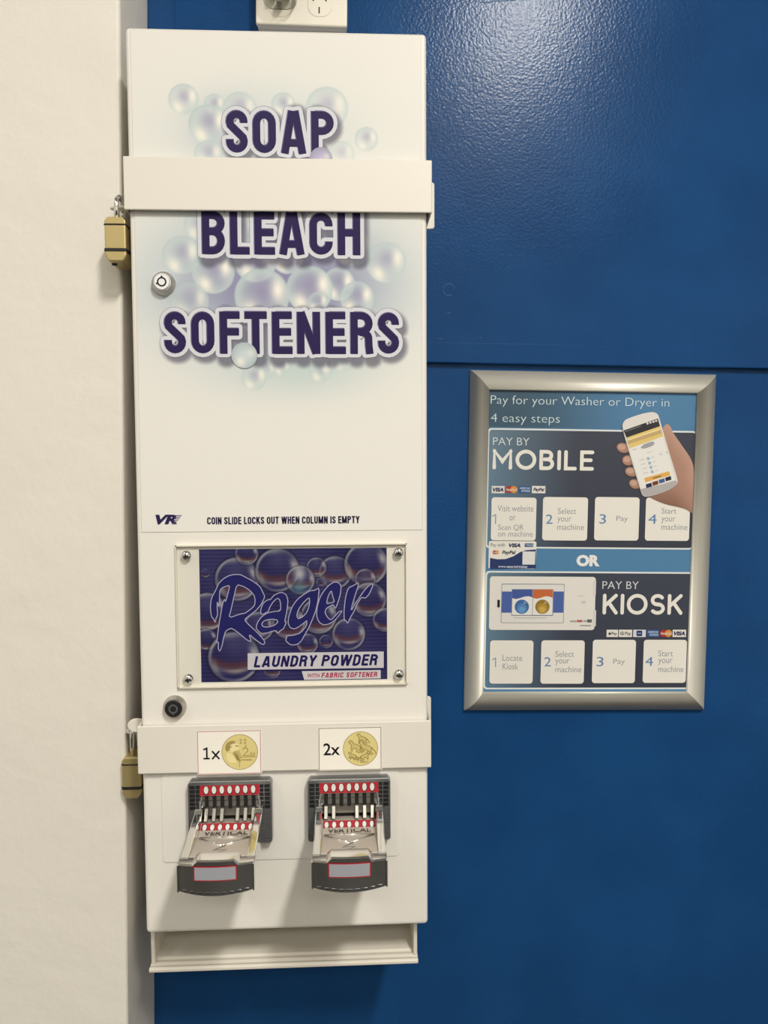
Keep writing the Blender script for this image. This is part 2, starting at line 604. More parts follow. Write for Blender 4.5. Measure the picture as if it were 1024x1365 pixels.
b.box(-2.6, 2.6, -4.7, -4.58, -0.1, 1.25, dark_wall)
structure(b, 'wall_front')

# ------------------------------------------------------------------ the dispenser cabinet
disp = thing('soap_dispenser', 'tall white coin-operated laundry soap vending dispenser on the blue wall', 'dispenser',
             (DBASE[0], 0, DBASE[1]), -PHI)
HW = DW / 2
BK = -0.0086
b = B()
b.box(-HW, HW, FACE, BK, 0, DH, powder, 0.0045, 4)
b.build('cabinet', disp)

# cabinet door lip: fine raised edge around the upper front
LX0, LX1 = dp(173.5, 60)[0], dp(562.6, 60)[0]
LZ1 = dp(370, 44)[1]
LX0 = (LX0 + dp(189.5, 690)[0]) / 2
LX1 = (LX1 + dp(562.0, 690)[0]) / 2
LZ0 = dp(376, 707.5)[1]

heads = {'SOAP': headline('SOAP', (300.7, 147.5, 445.2, 204.8)),
         'BLEACH': headline('BLEACH', (268.5, 283.0, 480.5, 339.5)),
         'SOFTENERS': headline('SOFTENERS', (218.5, 415.5, 532, 471.5), 0.115)}

def seg_dist(X, Z, pts, closed):
    d = np.full(X.shape, 1e9)
    n = len(pts)
    for i in range(n if closed else n - 1):
        ax, az = pts[i]
        bx, bz = pts[(i + 1) % n]
        L2 = (bx - ax) ** 2 + (bz - az) ** 2 + 1e-12
        t = np.clip(((X - ax) * (bx - ax) + (Z - az) * (bz - az)) / L2, 0, 1)
        d = np.minimum(d, np.hypot(X - ax - t * (bx - ax), Z - az - t * (bz - az)))
    return d

def sm(x, a, b_):
    t = np.clip((x - a) / (b_ - a), 0, 1)
    return t * t * (3 - 2 * t)

def over(img, col, al):
    return img * (1 - al[..., None]) + np.array(col, float) * al[..., None]

def grid_sheet(b, x0, x1, z0, z1, step, y, mt, paint):
    nx, nz = int((x1 - x0) / step) + 1, int((z1 - z0) / step) + 1
    xs, zs = np.linspace(x0, x1, nx), np.linspace(z0, z1, nz)
    X, Z = np.meshgrid(xs, zs)
    C = np.clip(paint(X, Z), 0, 255)
    vs = np.c_[X.ravel(), np.full(X.size, y), Z.ravel()]
    i = np.arange(nz - 1)[:, None] * nx + np.arange(nx - 1)[None, :]
    i = i.ravel()
    fs = np.c_[i, i + 1, i + nx + 1, i + nx]
    b.add(vs.tolist(), fs.tolist(), mt, cols=[tuple(c) for c in C.reshape(-1, 3).tolist()])

PAPER = (236, 233, 227)
BUB = [(244.8, 132.5, 19, .75), (319.6, 146.5, 22, .6), (285.7, 139.8, 13.3, .7), (278, 166, 25, .85), (377.7, 139.8, 15.3, .7),
       (435.9, 144.8, 27, .6), (488.4, 185.7, 15, .65), (278, 206, 18, .6), (455, 206, 17, .4), (265, 300, 19, .6), (300, 312, 20, .6), (469, 328, 26, .7), (242, 340, 24, .7), (322, 305, 20, .6), (340, 318, 16, .6),
       (284.4, 363, 27, .85), (383, 344, 20, .85), (514.7, 350, 26, .75), (340.6, 348, 27, .9), (252.7, 402.5, 24.6, .6),
       (451.4, 379, 21, .85), (349.4, 394.8, 35, .95), (412.7, 386, 30, .95), (476, 398, 22, .85), (424, 403, 13, .7),
       (354.7, 491.3, 14, .6), (375.7, 489, 11.5, .55), (338.8, 503.6, 16.5, .65), (427.5, 494.3, 15, .65), (437, 488, 10, .5), (457, 480, 15, .4),
       (325.7, 474, 16.7, .75)]

def paint_label(X, Z):
    img = np.ones(X.shape + (3,)) * np.array(PAPER)
    def glow(u, v, ru, rv, col, a, p=1.5):
        cx, cz = dp(u, v)
        k = 0.835e-3
        d = np.hypot((X - cx) / (ru * k), (Z - cz) / (rv * k))
        return over(img, col, a * np.exp(-d ** p * 1.6))
    img = glow(352, 175, 150, 75, (200, 215, 215), .55, 2.6)
    img = glow(370, 375, 205, 135, (184, 203, 208), .95, 3)
    img = glow(372, 385, 130, 60, (132, 124, 164), .9, 2.2)
    img = glow(390, 345, 110, 50, (150, 146, 178), .6, 2.0)
    img = glow(300, 175, 50, 45, (170, 175, 198), .5, 2)
    img = glow(400, 490, 110, 40, (196, 212, 210), .8, 2)
    for u, v, r, a in BUB:
        cx, cz = dp(u, v)
        R = r * 0.835e-3
        dx, dz = (X - cx) / R, (Z - cz) / R
        d = np.hypot(dx, dz)
        ins = 1 - sm(d, .95, 1.03)
        img = over(img, (196, 211, 211), ins * a * (.45 + .5 * sm(d, .5, 1.0)))
        img = over(img, (150, 142, 178), ins * a * .62 * np.exp(-((dx - .05) ** 2 + (dz - .2) ** 2) * 5))
        img = over(img, (244, 240, 228), ins * np.minimum(1, a * 1.3) * np.exp(-(((dx + .38) * .8 + (dz + .55) * .5) ** 2 * 14 + ((dz + .55) * .8 - (dx + .38) * .5) ** 2 * 7)))
        img = over(img, (246, 242, 232), ins * np.minimum(1, a * 1.2) * np.exp(-((dx - .58) ** 2 * 16 + (dz - .22) ** 2 * 5)))
        img = over(img, (176, 194, 198), ins * a * .45 * np.exp(-(d - .97) ** 2 * 160) * sm(dz, -1.0, .6))
    # the soft drop shadow printed under the headline letters
    sh = np.zeros(X.shape)
    for st in heads.values():
        dd = np.full(X.shape, 1e9)
        for k, pts, hw in st:
            off = [(p[0] + .0030, p[1] - .0044) for p in pts]
            dd = np.minimum(dd, seg_dist(X, Z, off, k == 'loop') - hw - .0032)
        sh = np.maximum(sh, 1 - sm(dd, -.001, .0062))
    return over(img, (74, 70, 88), sh * .6)

lab = B()
grid_sheet(lab, LX0, LX1, LZ0, LZ1, 0.00125, FACE - 0.0005, ink, paint_label)
for x0, x1, z0, z1 in ((LX0, LX1, LZ0 - .0003, LZ0), (LX0, LX1, LZ1, LZ1 + .0003), (LX0 - .0003, LX0, LZ0, LZ1), (LX1, LX1 + .0003, LZ0, LZ1)):
    lab.box(x0, x1, FACE - 0.0005, FACE + 0.001, z0, z1, ink)
lab.c = [(c if c != (255, 255, 255) else (196, 190, 178)) for c in lab.c]
label = lab.build('graphic_label', disp)

NAVY, RIM, EDGE = (47, 38, 82), (216, 217, 224), (112, 108, 130)
for wd, st in heads.items():
    b = B()
    for k, pts, hw in st:
        b.strip(pts, hw, FACE - 0.0006, ink, EDGE, .0044, k == 'loop')
    for k, pts, hw in st:
        b.strip(pts, hw, FACE - 0.0006, ink, RIM, .0040, k == 'loop')
    for k, pts, hw in st:
        b.strip(pts, hw, FACE - 0.0006, ink, (104, 98, 134), 0, k == 'loop')
    for k, pts, hw in st:
        b.strip([(p[0] + .0004, p[1] - .0004) for p in pts], hw - .0006, FACE - 0.0006, ink, NAVY, 0, k == 'loop')
    b.build('headline_lettering', label, 'dark violet %s lettering with a silver rim' % wd)

# bubbles that float in front of the lettering
for u, v, r in ((326, 474, 16.5), (428, 212.5, 14.5)):
    b = B()
    cx, cz = dp(u, v)
    R = r * 0.835e-3
    vs, cols, fs = [(cx, FACE - .0016, cz)], [(205, 216, 220)], []
    base = (200, 214, 218) if r > 15 else (186, 180, 208)
    for k in range(1, 7):
        for i in range(32):
            an = 2 * math.pi * i / 32
            q = k / 6
            x, z = q * math.cos(an), q * math.sin(an)
            hl = math.exp(-((x + .3) ** 2 + (z + .5) ** 2) * 7) + .6 * math.exp(-((x - .5) ** 2 + (z - .2) ** 2) * 9)
            cc = [base[j] * (1 - .12 * q * q) * (1 - min(1, hl)) + (238, 236, 228)[j] * min(1, hl) for j in range(3)]
            vs.append((cx + R * x, FACE - .0016, cz + R * z))
            cols.append(tuple(cc))
    for i in range(32):
        j = (i + 1) % 32
        fs.append((0, 1 + i, 1 + j))
        for k in range(5):
            fs.append((1 + k * 32 + i, 1 + (k + 1) * 32 + i, 1 + (k + 1) * 32 + j, 1 + k * 32 + j))
    b.add(vs, fs, ink, cols=cols)
    b.build('bubble_print', label)

b = B()
caps(b, 'COIN SLIDE LOCKS OUT WHEN COLUMN IS EMPTY', (276.3, 688.6, 479.3, 698.2), FACE - .0007, ink, (34, 28, 60), 1.02)
b.build('warning_lettering', label)
b = B()
text(b, 'VR', (207.5, 686, 236, 699), dp, FACE - .0007, ink, (48, 40, 82), 0.055, 0.28)
for i in range(6):
    u0, v = 233.5 - i * .75, 687.2 + i * 2.2
    p0, p1 = dp(u0, v), dp(242.5 - i * 1.6, v)
    b.strip([p0, p1], .00042, FACE - .0007, ink, (84, 78, 116))
b.build('maker_logo', label)

# cam locks
def cam_lock(u, v, dark, lb):
    x, z = dp(u, v)
    f = FACE - .0005
    b = B()
    b.lathe([(.0125, 0), (.0125, -.0015), (.0118, -.002), (.0108, -.0068), (.0095, -.0078)], x, z, satin_chrome, 36, f)
    o = b.build('cam_lock', disp, lb)
    b = B()
    face = black if dark else lock_steel
    b.lathe([(.0092, -.0078), (.0090, -.0088), (.0078, -.0092)], x, z, face, 36, f)
    b.build('lock_face', o)
    b = B()
    ring = lock_grey if dark else slot_black
    n = 30
    pts = [(x + .0042 * math.cos(2 * math.pi * i / n), z + .0042 * math.sin(2 * math.pi * i / n)) for i in range(n)]
    b.strip(pts, .0008, f - .0094, ring, closed=True)
    for a in (90, 200) if not dark else (270,):
        c, s_ = math.cos(math.radians(a)), math.sin(math.radians(a))
        b.strip([(x + .0038 * c, z + .0038 * s_), (x + .0062 * c, z + .0062 * s_)], .001, f - .0094, ring)
    b.build('keyway', o)
cam_lock(218.5, 378.5, False, 'polished chrome tubular lock at the upper left')
cam_lock(233.5, 941.5, True, 'black-faced tubular lock in a grey collar')

# ------------------------------------------------------------------ acrylic product window
AX0 = (dp(235.2, 728)[0] + dp(238.7, 916)[0]) / 2
AX1 = (dp(541.7, 724.5)[0] + dp(541.7, 910)[0]) / 2
AZ1, AZ0 = dp(388, 726)[1], dp(390, 913)[1]
AT = 0.0032
PL0 = (dp(266.3, 732)[0] + dp(268, 909)[0]) / 2
PL1 = (dp(516, 730.2)[0] + dp(515.7, 904.4)[0]) / 2
PZ1_, PZ0_ = dp(391, 731.1)[1], dp(391.8, 907)[1]
holder = B().box(AX0, AX1, FACE - .0012 - AT, FACE - .0012, AZ0, AZ1, acrylic, .0005, 1).build('display_window', disp, 'clear acrylic window held by four screws')
b = B()                                       # bright edge of the plate
for p in (((AX0, AZ0), (AX1, AZ0)), ((AX0, AZ1), (AX1, AZ1)), ((AX0, AZ0), (AX0, AZ1)), ((AX1, AZ0), (AX1, AZ1))):
    (xa, za), (xb, zb) = p
    b.box(min(xa, xb) - .0006, max(xa, xb) + .0006, FACE - .001 - AT, FACE - .0001, min(za, zb) - .0006, max(za, zb) + .0006, outlet_white)
b.build('window_edge', holder)

def dome_screw(b, x, z, y, r, mt):
    prof = [(r, 0), (r * .98, -r * .12), (r * .86, -r * .34), (r * .62, -r * .52), (r * .3, -r * .6), (r * .05, -r * .62)]
    b.lathe(prof, x, z, mt, 24, y)
for u, v in ((249.2, 740), (531, 736), (252.2, 903.5), (531.7, 897.5)):
    x, z = dp(u, v)
    b = B()
    dome_screw(b, x, z, FACE - .0012 - AT, .0053, chrome)
    yy = FACE - .0012 - AT - .0053 * .63
    b.box(x - .0026, x + .0026, yy - .0001, yy + .0006, z - .0005, z + .0005, slot_black)
    b.box(x - .0005, x + .0005, yy - .0001, yy + .0006, z - .0026, z + .0026, slot_black)
    b.build('screw', holder)

RB = [(316, 772, 29), (274, 764, 5.5), (370, 760, 29), (329, 738, 15), (277, 815, 25), (275, 852, 14), (312, 876, 34), (345, 835, 20),
      (447, 763, 22), (422, 756, 13), (400.5, 773, 19), (488, 752, 29), (487, 772, 14), (428, 776, 6), (425, 821, 24), (492, 799, 23), (465, 845, 22),
      (513, 826, 16), (434.7, 855, 9), (410, 858, 14), (363, 893, 11), (385, 830, 22)]
def paint_rager(X, Z):
    k = 0.835e-3
    img = np.ones(X.shape + (3,)) * np.array((52, 50, 96.))
    img += (np.sin(Z / .0042 * 2 * np.pi) * 7)[..., None] + (np.sin((X + Z * .5) * 60) * 6)[..., None]
    rg = np.random.RandomState(3)
    for u, v, r in RB:
        cx, cz = dp(u, v, FACE)
        R = r * k
        dx, dz = (X - cx) / R, (Z - cz) / R
        d = np.hypot(dx, dz)
        ins = 1 - sm(d, .95, 1.02)
        wob = rg.uniform(-.2, .2)
        img = over(img, (46, 44, 88), ins * .35)
        img = over(img, (84, 84, 124), ins * .5 * np.exp(-((dx) ** 2 + (dz - .55) ** 2) * 4))
        band = np.exp(-((dz + .50 - .35 * dx * dx + wob) ** 2) * 38)
        img = over(img, (108, 64, 58), ins * .62 * band * (1 - sm(np.abs(dx), .75, 1)))
        img = over(img, (184, 172, 160), ins * .7 * np.exp(-((dz + .70 - .35 * dx * dx + wob) ** 2) * 110) * np.exp(-(dx - .1) ** 2 * 3))
        ang = np.arctan2(dz, dx)
        rimv = .35 + .65 * np.cos(ang - 2.3 + wob) ** 2
        img = over(img, (166, 170, 172), np.exp(-((d - .92) ** 2) * 240) * .8 * rimv)
        img = over(img, (30, 27, 40), np.exp(-((d - 1.02) ** 2) * 900) * .65)
        if r > 12:
            img = over(img, (198, 196, 192), ins * .75 * np.exp(-((d - .78) ** 2) * 45) * np.exp(-((ang - .35 - wob) ** 2) * 7))
            img = over(img, (170, 166, 160), ins * .6 * np.exp(-((d - .82) ** 2) * 70) * np.exp(-((ang + 2.6) ** 2) * 8))
            img = over(img, (150, 152, 158), ins * .5 * np.exp(-((d - .84) ** 2) * 90) * np.exp(-((ang - 1.7) ** 2) * 6))
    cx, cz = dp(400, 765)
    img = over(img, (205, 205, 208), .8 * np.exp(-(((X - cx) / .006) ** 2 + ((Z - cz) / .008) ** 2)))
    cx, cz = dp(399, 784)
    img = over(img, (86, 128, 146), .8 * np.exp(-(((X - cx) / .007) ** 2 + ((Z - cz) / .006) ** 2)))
    return img

PY = FACE - .0006
b = B()
grid_sheet(b, PL0, PL1, PZ0_, PZ1_, .0009, PY, ink, paint_rager)
b.box(PL0 - .0002, PL1 + .0002, PY + .0001, FACE, PZ0_ - .0002, PZ1_ + .0002, ink)
b.c = [(c if c != (255, 255, 255) else (190, 188, 190)) for c in b.c]
prod = b.build('product_label', disp, 'violet bubble picture label for laundry powder')

def smooth_loop(pts, it=1):
    for _ in range(it):
        q = []
        for i in range(len(pts)):
            a, c = pts[i], pts[(i + 1) % len(pts)]
            q += [(a[0] * .8 + c[0] * .2, a[1] * .8 + c[1] * .2), (a[0] * .2 + c[0] * .8, a[1] * .2 + c[1] * .8)]
        pts = q
    return pts
def c5(p): return dp(262 + p[0] / 7.42, 725 + p[1] / 7.42)
def c6(p): return dp(380 + p[0] / 7.314, 725 + p[1] / 7.314)
GL = [
 (c5, [[(185,778),(168,735),(150,722),(138,640),(146,540),(200,440),(218,392),(270,340),(340,305),(430,300),(480,325),(560,368),(630,420),(658,480),(678,520),(640,600),(592,655),(540,695),(472,748),(520,800),(600,872),(682,965),(662,1000),(590,950),(518,890),(546,968),(500,950),(420,880),(350,832),(320,842),(290,862),(270,920),(256,1000),(234,1061),(216,1040),(220,970),(200,975),(206,940),(215,860),(226,780),(250,640),(266,566),(281,545),(286,575),(310,500),(332,408),(270,425),(232,452),(228,560),(222,625),(206,566),(206,640),(211,700),(192,742)],
       [(400,400),(470,420),(530,460),(570,505),(582,555),(575,610),(530,650),(480,685),(440,690),(320,732),(345,640),(372,520)]]),
 (c5, [[(642,702),(634,655),(660,582),(712,548),(732,552),(762,510),(810,485),(850,478),(890,502),(906,560),(900,620),(890,690),(872,768),(892,770),(862,838),(832,855),(805,882),(790,856),(750,862),(700,880),(640,886),(612,860),(590,832),(600,782),(640,722),(700,682),(760,668),(832,662),(834,600),(825,552),(802,535),(760,570),(722,630),(712,668)],
       [(645,795),(660,765),(700,748),(760,742),(800,752),(806,775),(770,805),(710,822),(660,818)]]),
 (c6, [[(245,455),(185,490),(120,540),(70,610),(36,710),(30,770),(50,815),(90,830),(140,805),(190,765),(215,745),(210,800),(150,868),(80,890),(12,896),(18,918),(4,935),(26,962),(60,985),(120,980),(160,945),(190,890),(230,820),(270,730),(300,650),(322,560),(335,424),(290,452)],
       [(235,520),(180,570),(130,640),(114,700),(130,730),(170,712),(212,670),(235,610),(242,555)]]),
 (c6, [[(548,405),(522,376),(480,370),(430,400),(385,450),(340,520),(312,620),(308,700),(330,760),(375,790),(430,780),(490,742),(562,650),(526,658),(490,700),(446,742),(412,712),(390,668),(400,630),(430,610),(472,588),(490,636),(520,560),(542,480)],
       [(452,450),(420,510),(404,582),(440,576),(484,564),(465,510)]]),
 (c6, [[(615,430),(660,408),(706,382),(718,400),(690,480),(665,560),(640,658),(700,560),(760,470),(800,422),(850,382),(856,410),(820,490),(782,530),(745,518),(700,590),(672,660),(640,710),(612,776),(592,742),(578,742),(576,700),(576,640),(590,520)]]),
]
b = B()
for fn, loops in GL:
    LL = [smooth_loop([fn(p) for p in l]) for l in loops]
    b.poly(LL, PY - .0001, ink, (42, 42, 104))
    for l in LL:
        b.strip(l, .00042, PY - .0002, ink, (186, 184, 214), closed=True)
b.build('brand_lettering', prod, 'indigo brush-script lettering with a pale outline')

b = B()
b.poly([[dp(330.3, 892.6), dp(511.6, 890), dp(511.6, 868.2), dp(330.3, 870.6)]], PY - .0001, ink, (212, 209, 218))
b.strip([dp(331, 894), dp(513, 891.2), dp(513, 868.5)], .0006, PY - .0001, ink, (34, 30, 82))
b.poly([[dp(405.6, 906), dp(507.5, 904), dp(507.5, 892.9), dp(402.4, 894.4)]], PY - .0001, ink, (212, 209, 216))
caps(b, 'LAUNDRY POWDER', (339.5, 873.3, 503.5, 887.8), PY - .0002, ink, (40, 34, 92), .98, .22, .10)
text(b, 'WITH', (410, 897.6, 426.5, 902.8), dp, PY - .0002, ink, (176, 70, 98), 0.02, 0.15)
caps(b, 'FABRIC SOFTENER', (429, 895.9, 503, 902.5), PY - .0002, ink, (178, 50, 84), .95, .2, .14)
b.build('product_lettering', prod)

# ------------------------------------------------------------------ coin panel, faint raised plate behind the slides
CX0, CX1 = dp(216, 1090)[0], dp(531.5, 1090)[0]
CZ1, CZ0 = dp(376, 1030)[1], dp(376, 1145)[1]
b = B()
b.hull_prism(rrect(CX0, CX1, CZ0, CZ1, .004), 'y', FACE - .0011, FACE + .001, powder, .0006, 2)
b.build('coin_panel', disp)

# ------------------------------------------------------------------ coin slides
def coin_slide(u, vtop, gone):
    X, Z = dp(u, vtop)
    Y = FACE - .0011
    hw = .0455
    # bezel: an arch of a top bar and two legs, chamfered on the outside
    out = [(-hw, -.068), (-hw, -.003), (-hw + .003, 0), (hw - .003, 0), (hw, -.003), (hw, -.068), (hw - .002, -.070), (hw - .0115, -.070), (hw - .0125, -.068),
           (hw - .0125, -.036), (hw - .0165, -.0145), (-hw + .0165, -.0145), (-hw + .0125, -.036), (-hw + .0125, -.068), (-hw + .0115, -.070), (-hw + .002, -.070)]
    b = B()
    b.hull_prism([(X + a, Z + c) for a, c in out], 'y', Y - .0125, Y, bezel_metal, .001, 2)
    root = b.build('coin_slide', disp)
    # backing block with the coin slots
    b = B()
    b.box(X - .0325, X + .0325, Y - .009, Y, Z - .040, Z - .0145, worn_metal, .0005, 1)
    b.box(X - .034, X + .034, Y - .006, Y, Z - .066, Z - .039, slot_black)
    b.build('coin_block', root)
    for sg in (-1, 1):                         # pierced grilles on the shoulders
        b = B()
        for r in range(6):
            for c in range(2):
                xa = X + sg * (hw - .0022 - c * .0068)
                xb = xa - sg * (.0058 if c == 0 else max(.003, .0058 - r * .0006))
                za = Z - .0045 - r * .0046
                b.box(min(xa, xb), max(xa, xb), Y - .0129, Y - .012, za - .0036, za, slot_black)
        for r in range(18):
            za = Z - .034 - r * .0018
            b.box(X + min(sg * (hw - .0015), sg * (hw - .0105)), X + max(sg * (hw - .0015), sg * (hw - .0105)), Y - .0127, Y - .012, za - .0005, za, worn_metal)
        b.build('grille', root)
    b = B()                                   # red strip with seven white ovals
    b.poly([[(X - .0325, Z - .0155), (X + .0325, Z - .0155), (X + .0318, Z - .0040), (X - .0318, Z - .0040)]], Y - .0131, red)
    for i in range(7):
        xx = X + (i - 3) * .00845
        b.disc(xx, Z - .0095, .0031, Y - .0132, slot_black, rz=.0052)
        b.disc(xx, Z - .0092, .0024, Y - .0133, white_dot, rz=.0043)
    b.box(X - .0325, X + .0325, Y - .0130, Y - .009, Z - .0157, Z - .0040, dark_chrome)
    b.build('coin_strip', root, 'red strip with seven white ovals')
    b = B()
    for i in range(7):                         # black slots and the ramped fingers between them
        xx = X + (i - 3) * .00845
        b.box(xx - .0019, xx + .0019, Y - .0096, Y - .008, Z - .032, Z - .0155, slot_black)
    b.build('coin_slots', root)
    for i in range(8):
        xx = X + (i - 3.5) * .00845
        b = B()
        b.hull_prism([(Y - .0089, Z - .0158), (Y - .0106, Z - .0158), (Y - .0112, Z - .0215), (Y - .0100, Z - .0225), (Y - .0108, Z - .0285), (Y - .0089, Z - .031)],
                     'x', xx - .0023, xx + .0023, worn_metal, .0003, 1)
        b.build('slot_divider', root)
    for i in range(7):
        if i in gone:
            continue
        xx = X + (i - 3) * .00845
        b = B()
        b.hull_prism([(Y - .0089, Z - .0300), (Y - .0125, Z - .0300), (Y - .0150, Z - .0335), (Y - .0200, Z - .0412), (Y - .0150, Z - .0425), (Y - .0089, Z - .0390)],
                     'x', xx - .0019, xx + .0019, finger_metal, .0003, 1)
        b.build('coin_finger', root)
    # sliding tongue
    b = B()
    zt = Z - .0435
    prof = [(Y - .008, zt), (Y - .0215, zt), (Y - .0265, zt + .0035), (Y - .0355, zt - .0022), (Y - .0365, zt + .0006), (Y - .047, zt - .0012), (Y - .094, zt + .0012),
            (Y - .094, zt - .020), (Y - .008, zt - .020)]
    b.hull_prism(prof, 'x', X - .0285, X + .0285, tongue_metal, .0004, 1)
    tongue = b.build('slide_tongue', root)
    b = B()                                   # second red strip, on the sloping rib of the tongue
    p0, p1 = Vector((0, Y - .0267, zt + .0034)), Vector((0, Y - .0353, zt - .0020))
    nrm = Vector((0, p1.z - p0.z, -(p1.y - p0.y))).normalized()
    nrm = nrm if nrm.z > 0 else -nrm
    p0 += nrm * .0003
    p1 += nrm * .0003
    b.add([(X - .028, p0.y, p0.z), (X - .028, p1.y, p1.z), (X + .028, p1.y, p1.z), (X + .028, p0.y, p0.z)], [(0, 1, 2, 3)], red)
    pm, dv = (p0 + p1) / 2 + nrm * .0002, (p1 - p0) / 2
    for i in range(7):
        xx = X + (i - 3) * .0081
        for rr, mt, lift in ((1.0, slot_black, 0.0), (.8, white_dot, .0001)):
            vs = []
            for k in range(18):
                a = 2 * math.pi * k / 18
                q = pm + nrm * lift + dv * (.9 * rr * math.sin(a))
                vs.append((xx + .0027 * rr * math.cos(a), q.y, q.z))
            b.add(vs, [tuple(range(18))], mt)
    b.build('coin_strip', root, 'red strip with white ovals on the sliding tongue')
    b = B()                                   # embossed name and chevron
    vs, fs = glyphs('VERTICAL', 0.02)
    xs, zs = [p[0] for p in vs], [p[1] for p in vs]
    vv = []
    for lift in (0.0, .0007):
        for x, z in vs:
            a, d = (x - min(xs)) / (max(xs) - min(xs)), (z - min(zs)) / (max(zs) - min(zs))
            vv.append((X + (a - .5) * .046, Y - .0465 + d * .0085, zt - .0006 + lift))
    n = len(vs)
    b.add(vv, [tuple(i + n for i in f) for f in fs], worn_metal)
    for pts in ([(-.026, -.052), (0, -.070)], [(.026, -.052), (0, -.070)]):
        (xa, ya), (xb, yb) = pts
        b.tube([(X + xa, Y + ya, zt - .0003), (X + xb, Y + yb, zt + .0004)], .0009, chrome, 8)
    b.tube([(X - .026, Y - .0505, zt - .0004), (X + .026, Y - .0505, zt - .0004)], .0007, chrome, 8)
    b.tube([(X + .004, Y - .070, zt + .0004), (X - .007, Y - .080, zt + .0009), (X + .006, Y - .079, zt + .0009), (X - .004, Y - .088, zt + .0011)], .0006, chrome, 8)
    b.build('emblem', tongue)
    # side arms
    for sg in (-1, 1):
        b = B()
        arm = [(Y - .012, Z - .0265), (Y - .022, Z - .0265), (Y - .0265, Z - .0300), (Y - .096, Z - .0420), (Y - .096, Z - .062), (Y - .012, Z - .062)]
        b.hull_prism(arm, 'x', X + sg * .0285, X + sg * .0362, chrome, .0009, 2)
        b.build('side_arm', root)
    # handle: shallow bowed block with a raised centre
    b = B()
    n = 16
    top, bot = [], []
    for i in range(n + 1):
        t = -1 + 2 * i / n
        top.append((X + t * .0365, Z - .0425 + (.0045 if abs(t) < .62 else 0)))
        bot.append((X + t * .0365, Z - .0705 - .0035 * (1 - t * t)))
    vs, fs = [], []
    for dy, g in ((-.093, 0), (-.1045, 0.0), (-.1065, .0012)):
        for i, p in enumerate(top):
            t = -1 + 2 * i / n
            bow = -.0045 * (1 - t * t) if dy < -.1 else 0
            vs.append((p[0] * 1.0 - (g * t), Y + dy + bow, p[1] - g))
        for i, p in enumerate(bot):
            t = -1 + 2 * i / n
            bow = -.0045 * (1 - t * t) if dy < -.1 else 0
            vs.append((p[0] - (g * t), Y + dy + bow, p[1] + g))
    N = n + 1
    for k in range(2):
        o1, o2 = k * 2 * N, (k + 1) * 2 * N
        for i in range(n):
            fs.append((o1 + i, o1 + i + 1, o2 + i + 1, o2 + i))
            fs.append((o1 + N + i + 1, o1 + N + i, o2 + N + i, o2 + N + i + 1))
        fs.append((o1 + N, o1, o2, o2 + N))
        fs.append((o1 + n, o1 + N + n, o2 + N + n, o2 + n))
    o3 = 4 * N
    for i in range(n):
        fs.append((o3 + N + i, o3 + N + i + 1, o3 + i + 1, o3 + i))
        fs.append((i, i + 1, N + i + 1, N + i))
    b.add(vs, fs, chrome)
    hnd = b.build('handle', root)
    def bowed(name, x0, x1, z0, z1, lift, mt, parent, lb=None):
        b = B()
        vs, fs = [], []
        for i in range(n + 1):
            xx = x0 + (x1 - x0) * i / n
            t = (xx - X) / .0365
            for z in (z0, z1):
                vs.append((xx, Y - .1065 - .0045 * (1 - t * t) - lift, z))
        for i in range(n):
            fs.append((2 * i, 2 * i + 2, 2 * i + 3, 2 * i + 1))
        b.add(vs, fs, mt)
        return b.build(name, parent, lb)
    return root, hnd, bowed, X, Y, Z

for u, v, gone in ((308.6, 1034.5, (3,)), (465.2, 1031.5, (2, 3))):
    root, hnd, bowed, X, Y, Z = coin_slide(u, v, gone)
    # the plate is a sub-part of the slide beside the handle
    bowed('label_border', X - .0207, X + .0207, Z - .0578, Z - .0433, .0003, red, root)
    bowed('handle_label', X - .0197, X + .0197, Z - .0568, Z - .0443, .0005, grey_label, root, 'grey label with a red border')
    b = B()
    for i in range(9):                         # toothed lower edge of the handle
        t = -.8 + 1.6 * i / 8
        xx = X + t * .0365
        b.box(xx - .0028, xx + .0028, Y - .1068 - .0045 * (1 - t * t), Y - .104, Z - .0680 - .0030 * (1 - t * t), Z - .0662 - .0030 * (1 - t * t), dark_chrome, .0003, 1)
    b.build('handle_ridge', root)
    for sg in (-1, 1):                         # polished side cheeks framing the handle
        b = B()
        b.box(X + min(sg * .0355, sg * .0372), X + max(sg * .0355, sg * .0372), Y - .1078, Y - .093, Z - .0700, Z - .0430, chrome, .0004, 2)
        b.build('handle_cheek', root)

# ------------------------------------------------------------------ collection tray below the cabinet
TY = -.150
tx0, tx1 = dp(201.5, 1270, TY)[0], dp(556.3, 1262, TY)[0]
tzf = dp(380, 1283, TY)[1]                    # tray floor height
b = B()
sheet = [(TY - .004, tzf - .004), (TY - .0075, tzf - .0015), (TY - .0075, tzf + .0015), (TY - .005, tzf + .003), (TY - .001, tzf + .002), (TY + .003, tzf + .0035),
         (TY + .008, tzf + .003), (TY + .011, tzf + .0048), (TY + .016, tzf + .005), (-.012, tzf + .012), (-.012, tzf + .008), (TY + .011, tzf - .001)]
b.hull_prism(sheet, 'x', tx0 - .001, tx1 + .0005, tray_grey, .0006, 2)
tray = b.build('collection_tray', disp)
for xa in (tx0, tx1 - .0042):
    b = B()
    b.box(xa, xa + .0042, TY, -.012, tzf + .004, .001, tray_grey, .0008, 2)
    b.build('tray_side', tray)
b = B()
b.box(tx0, tx1, -.014, -.010, tzf, .001, tray_grey)
b.build('tray_back', tray)

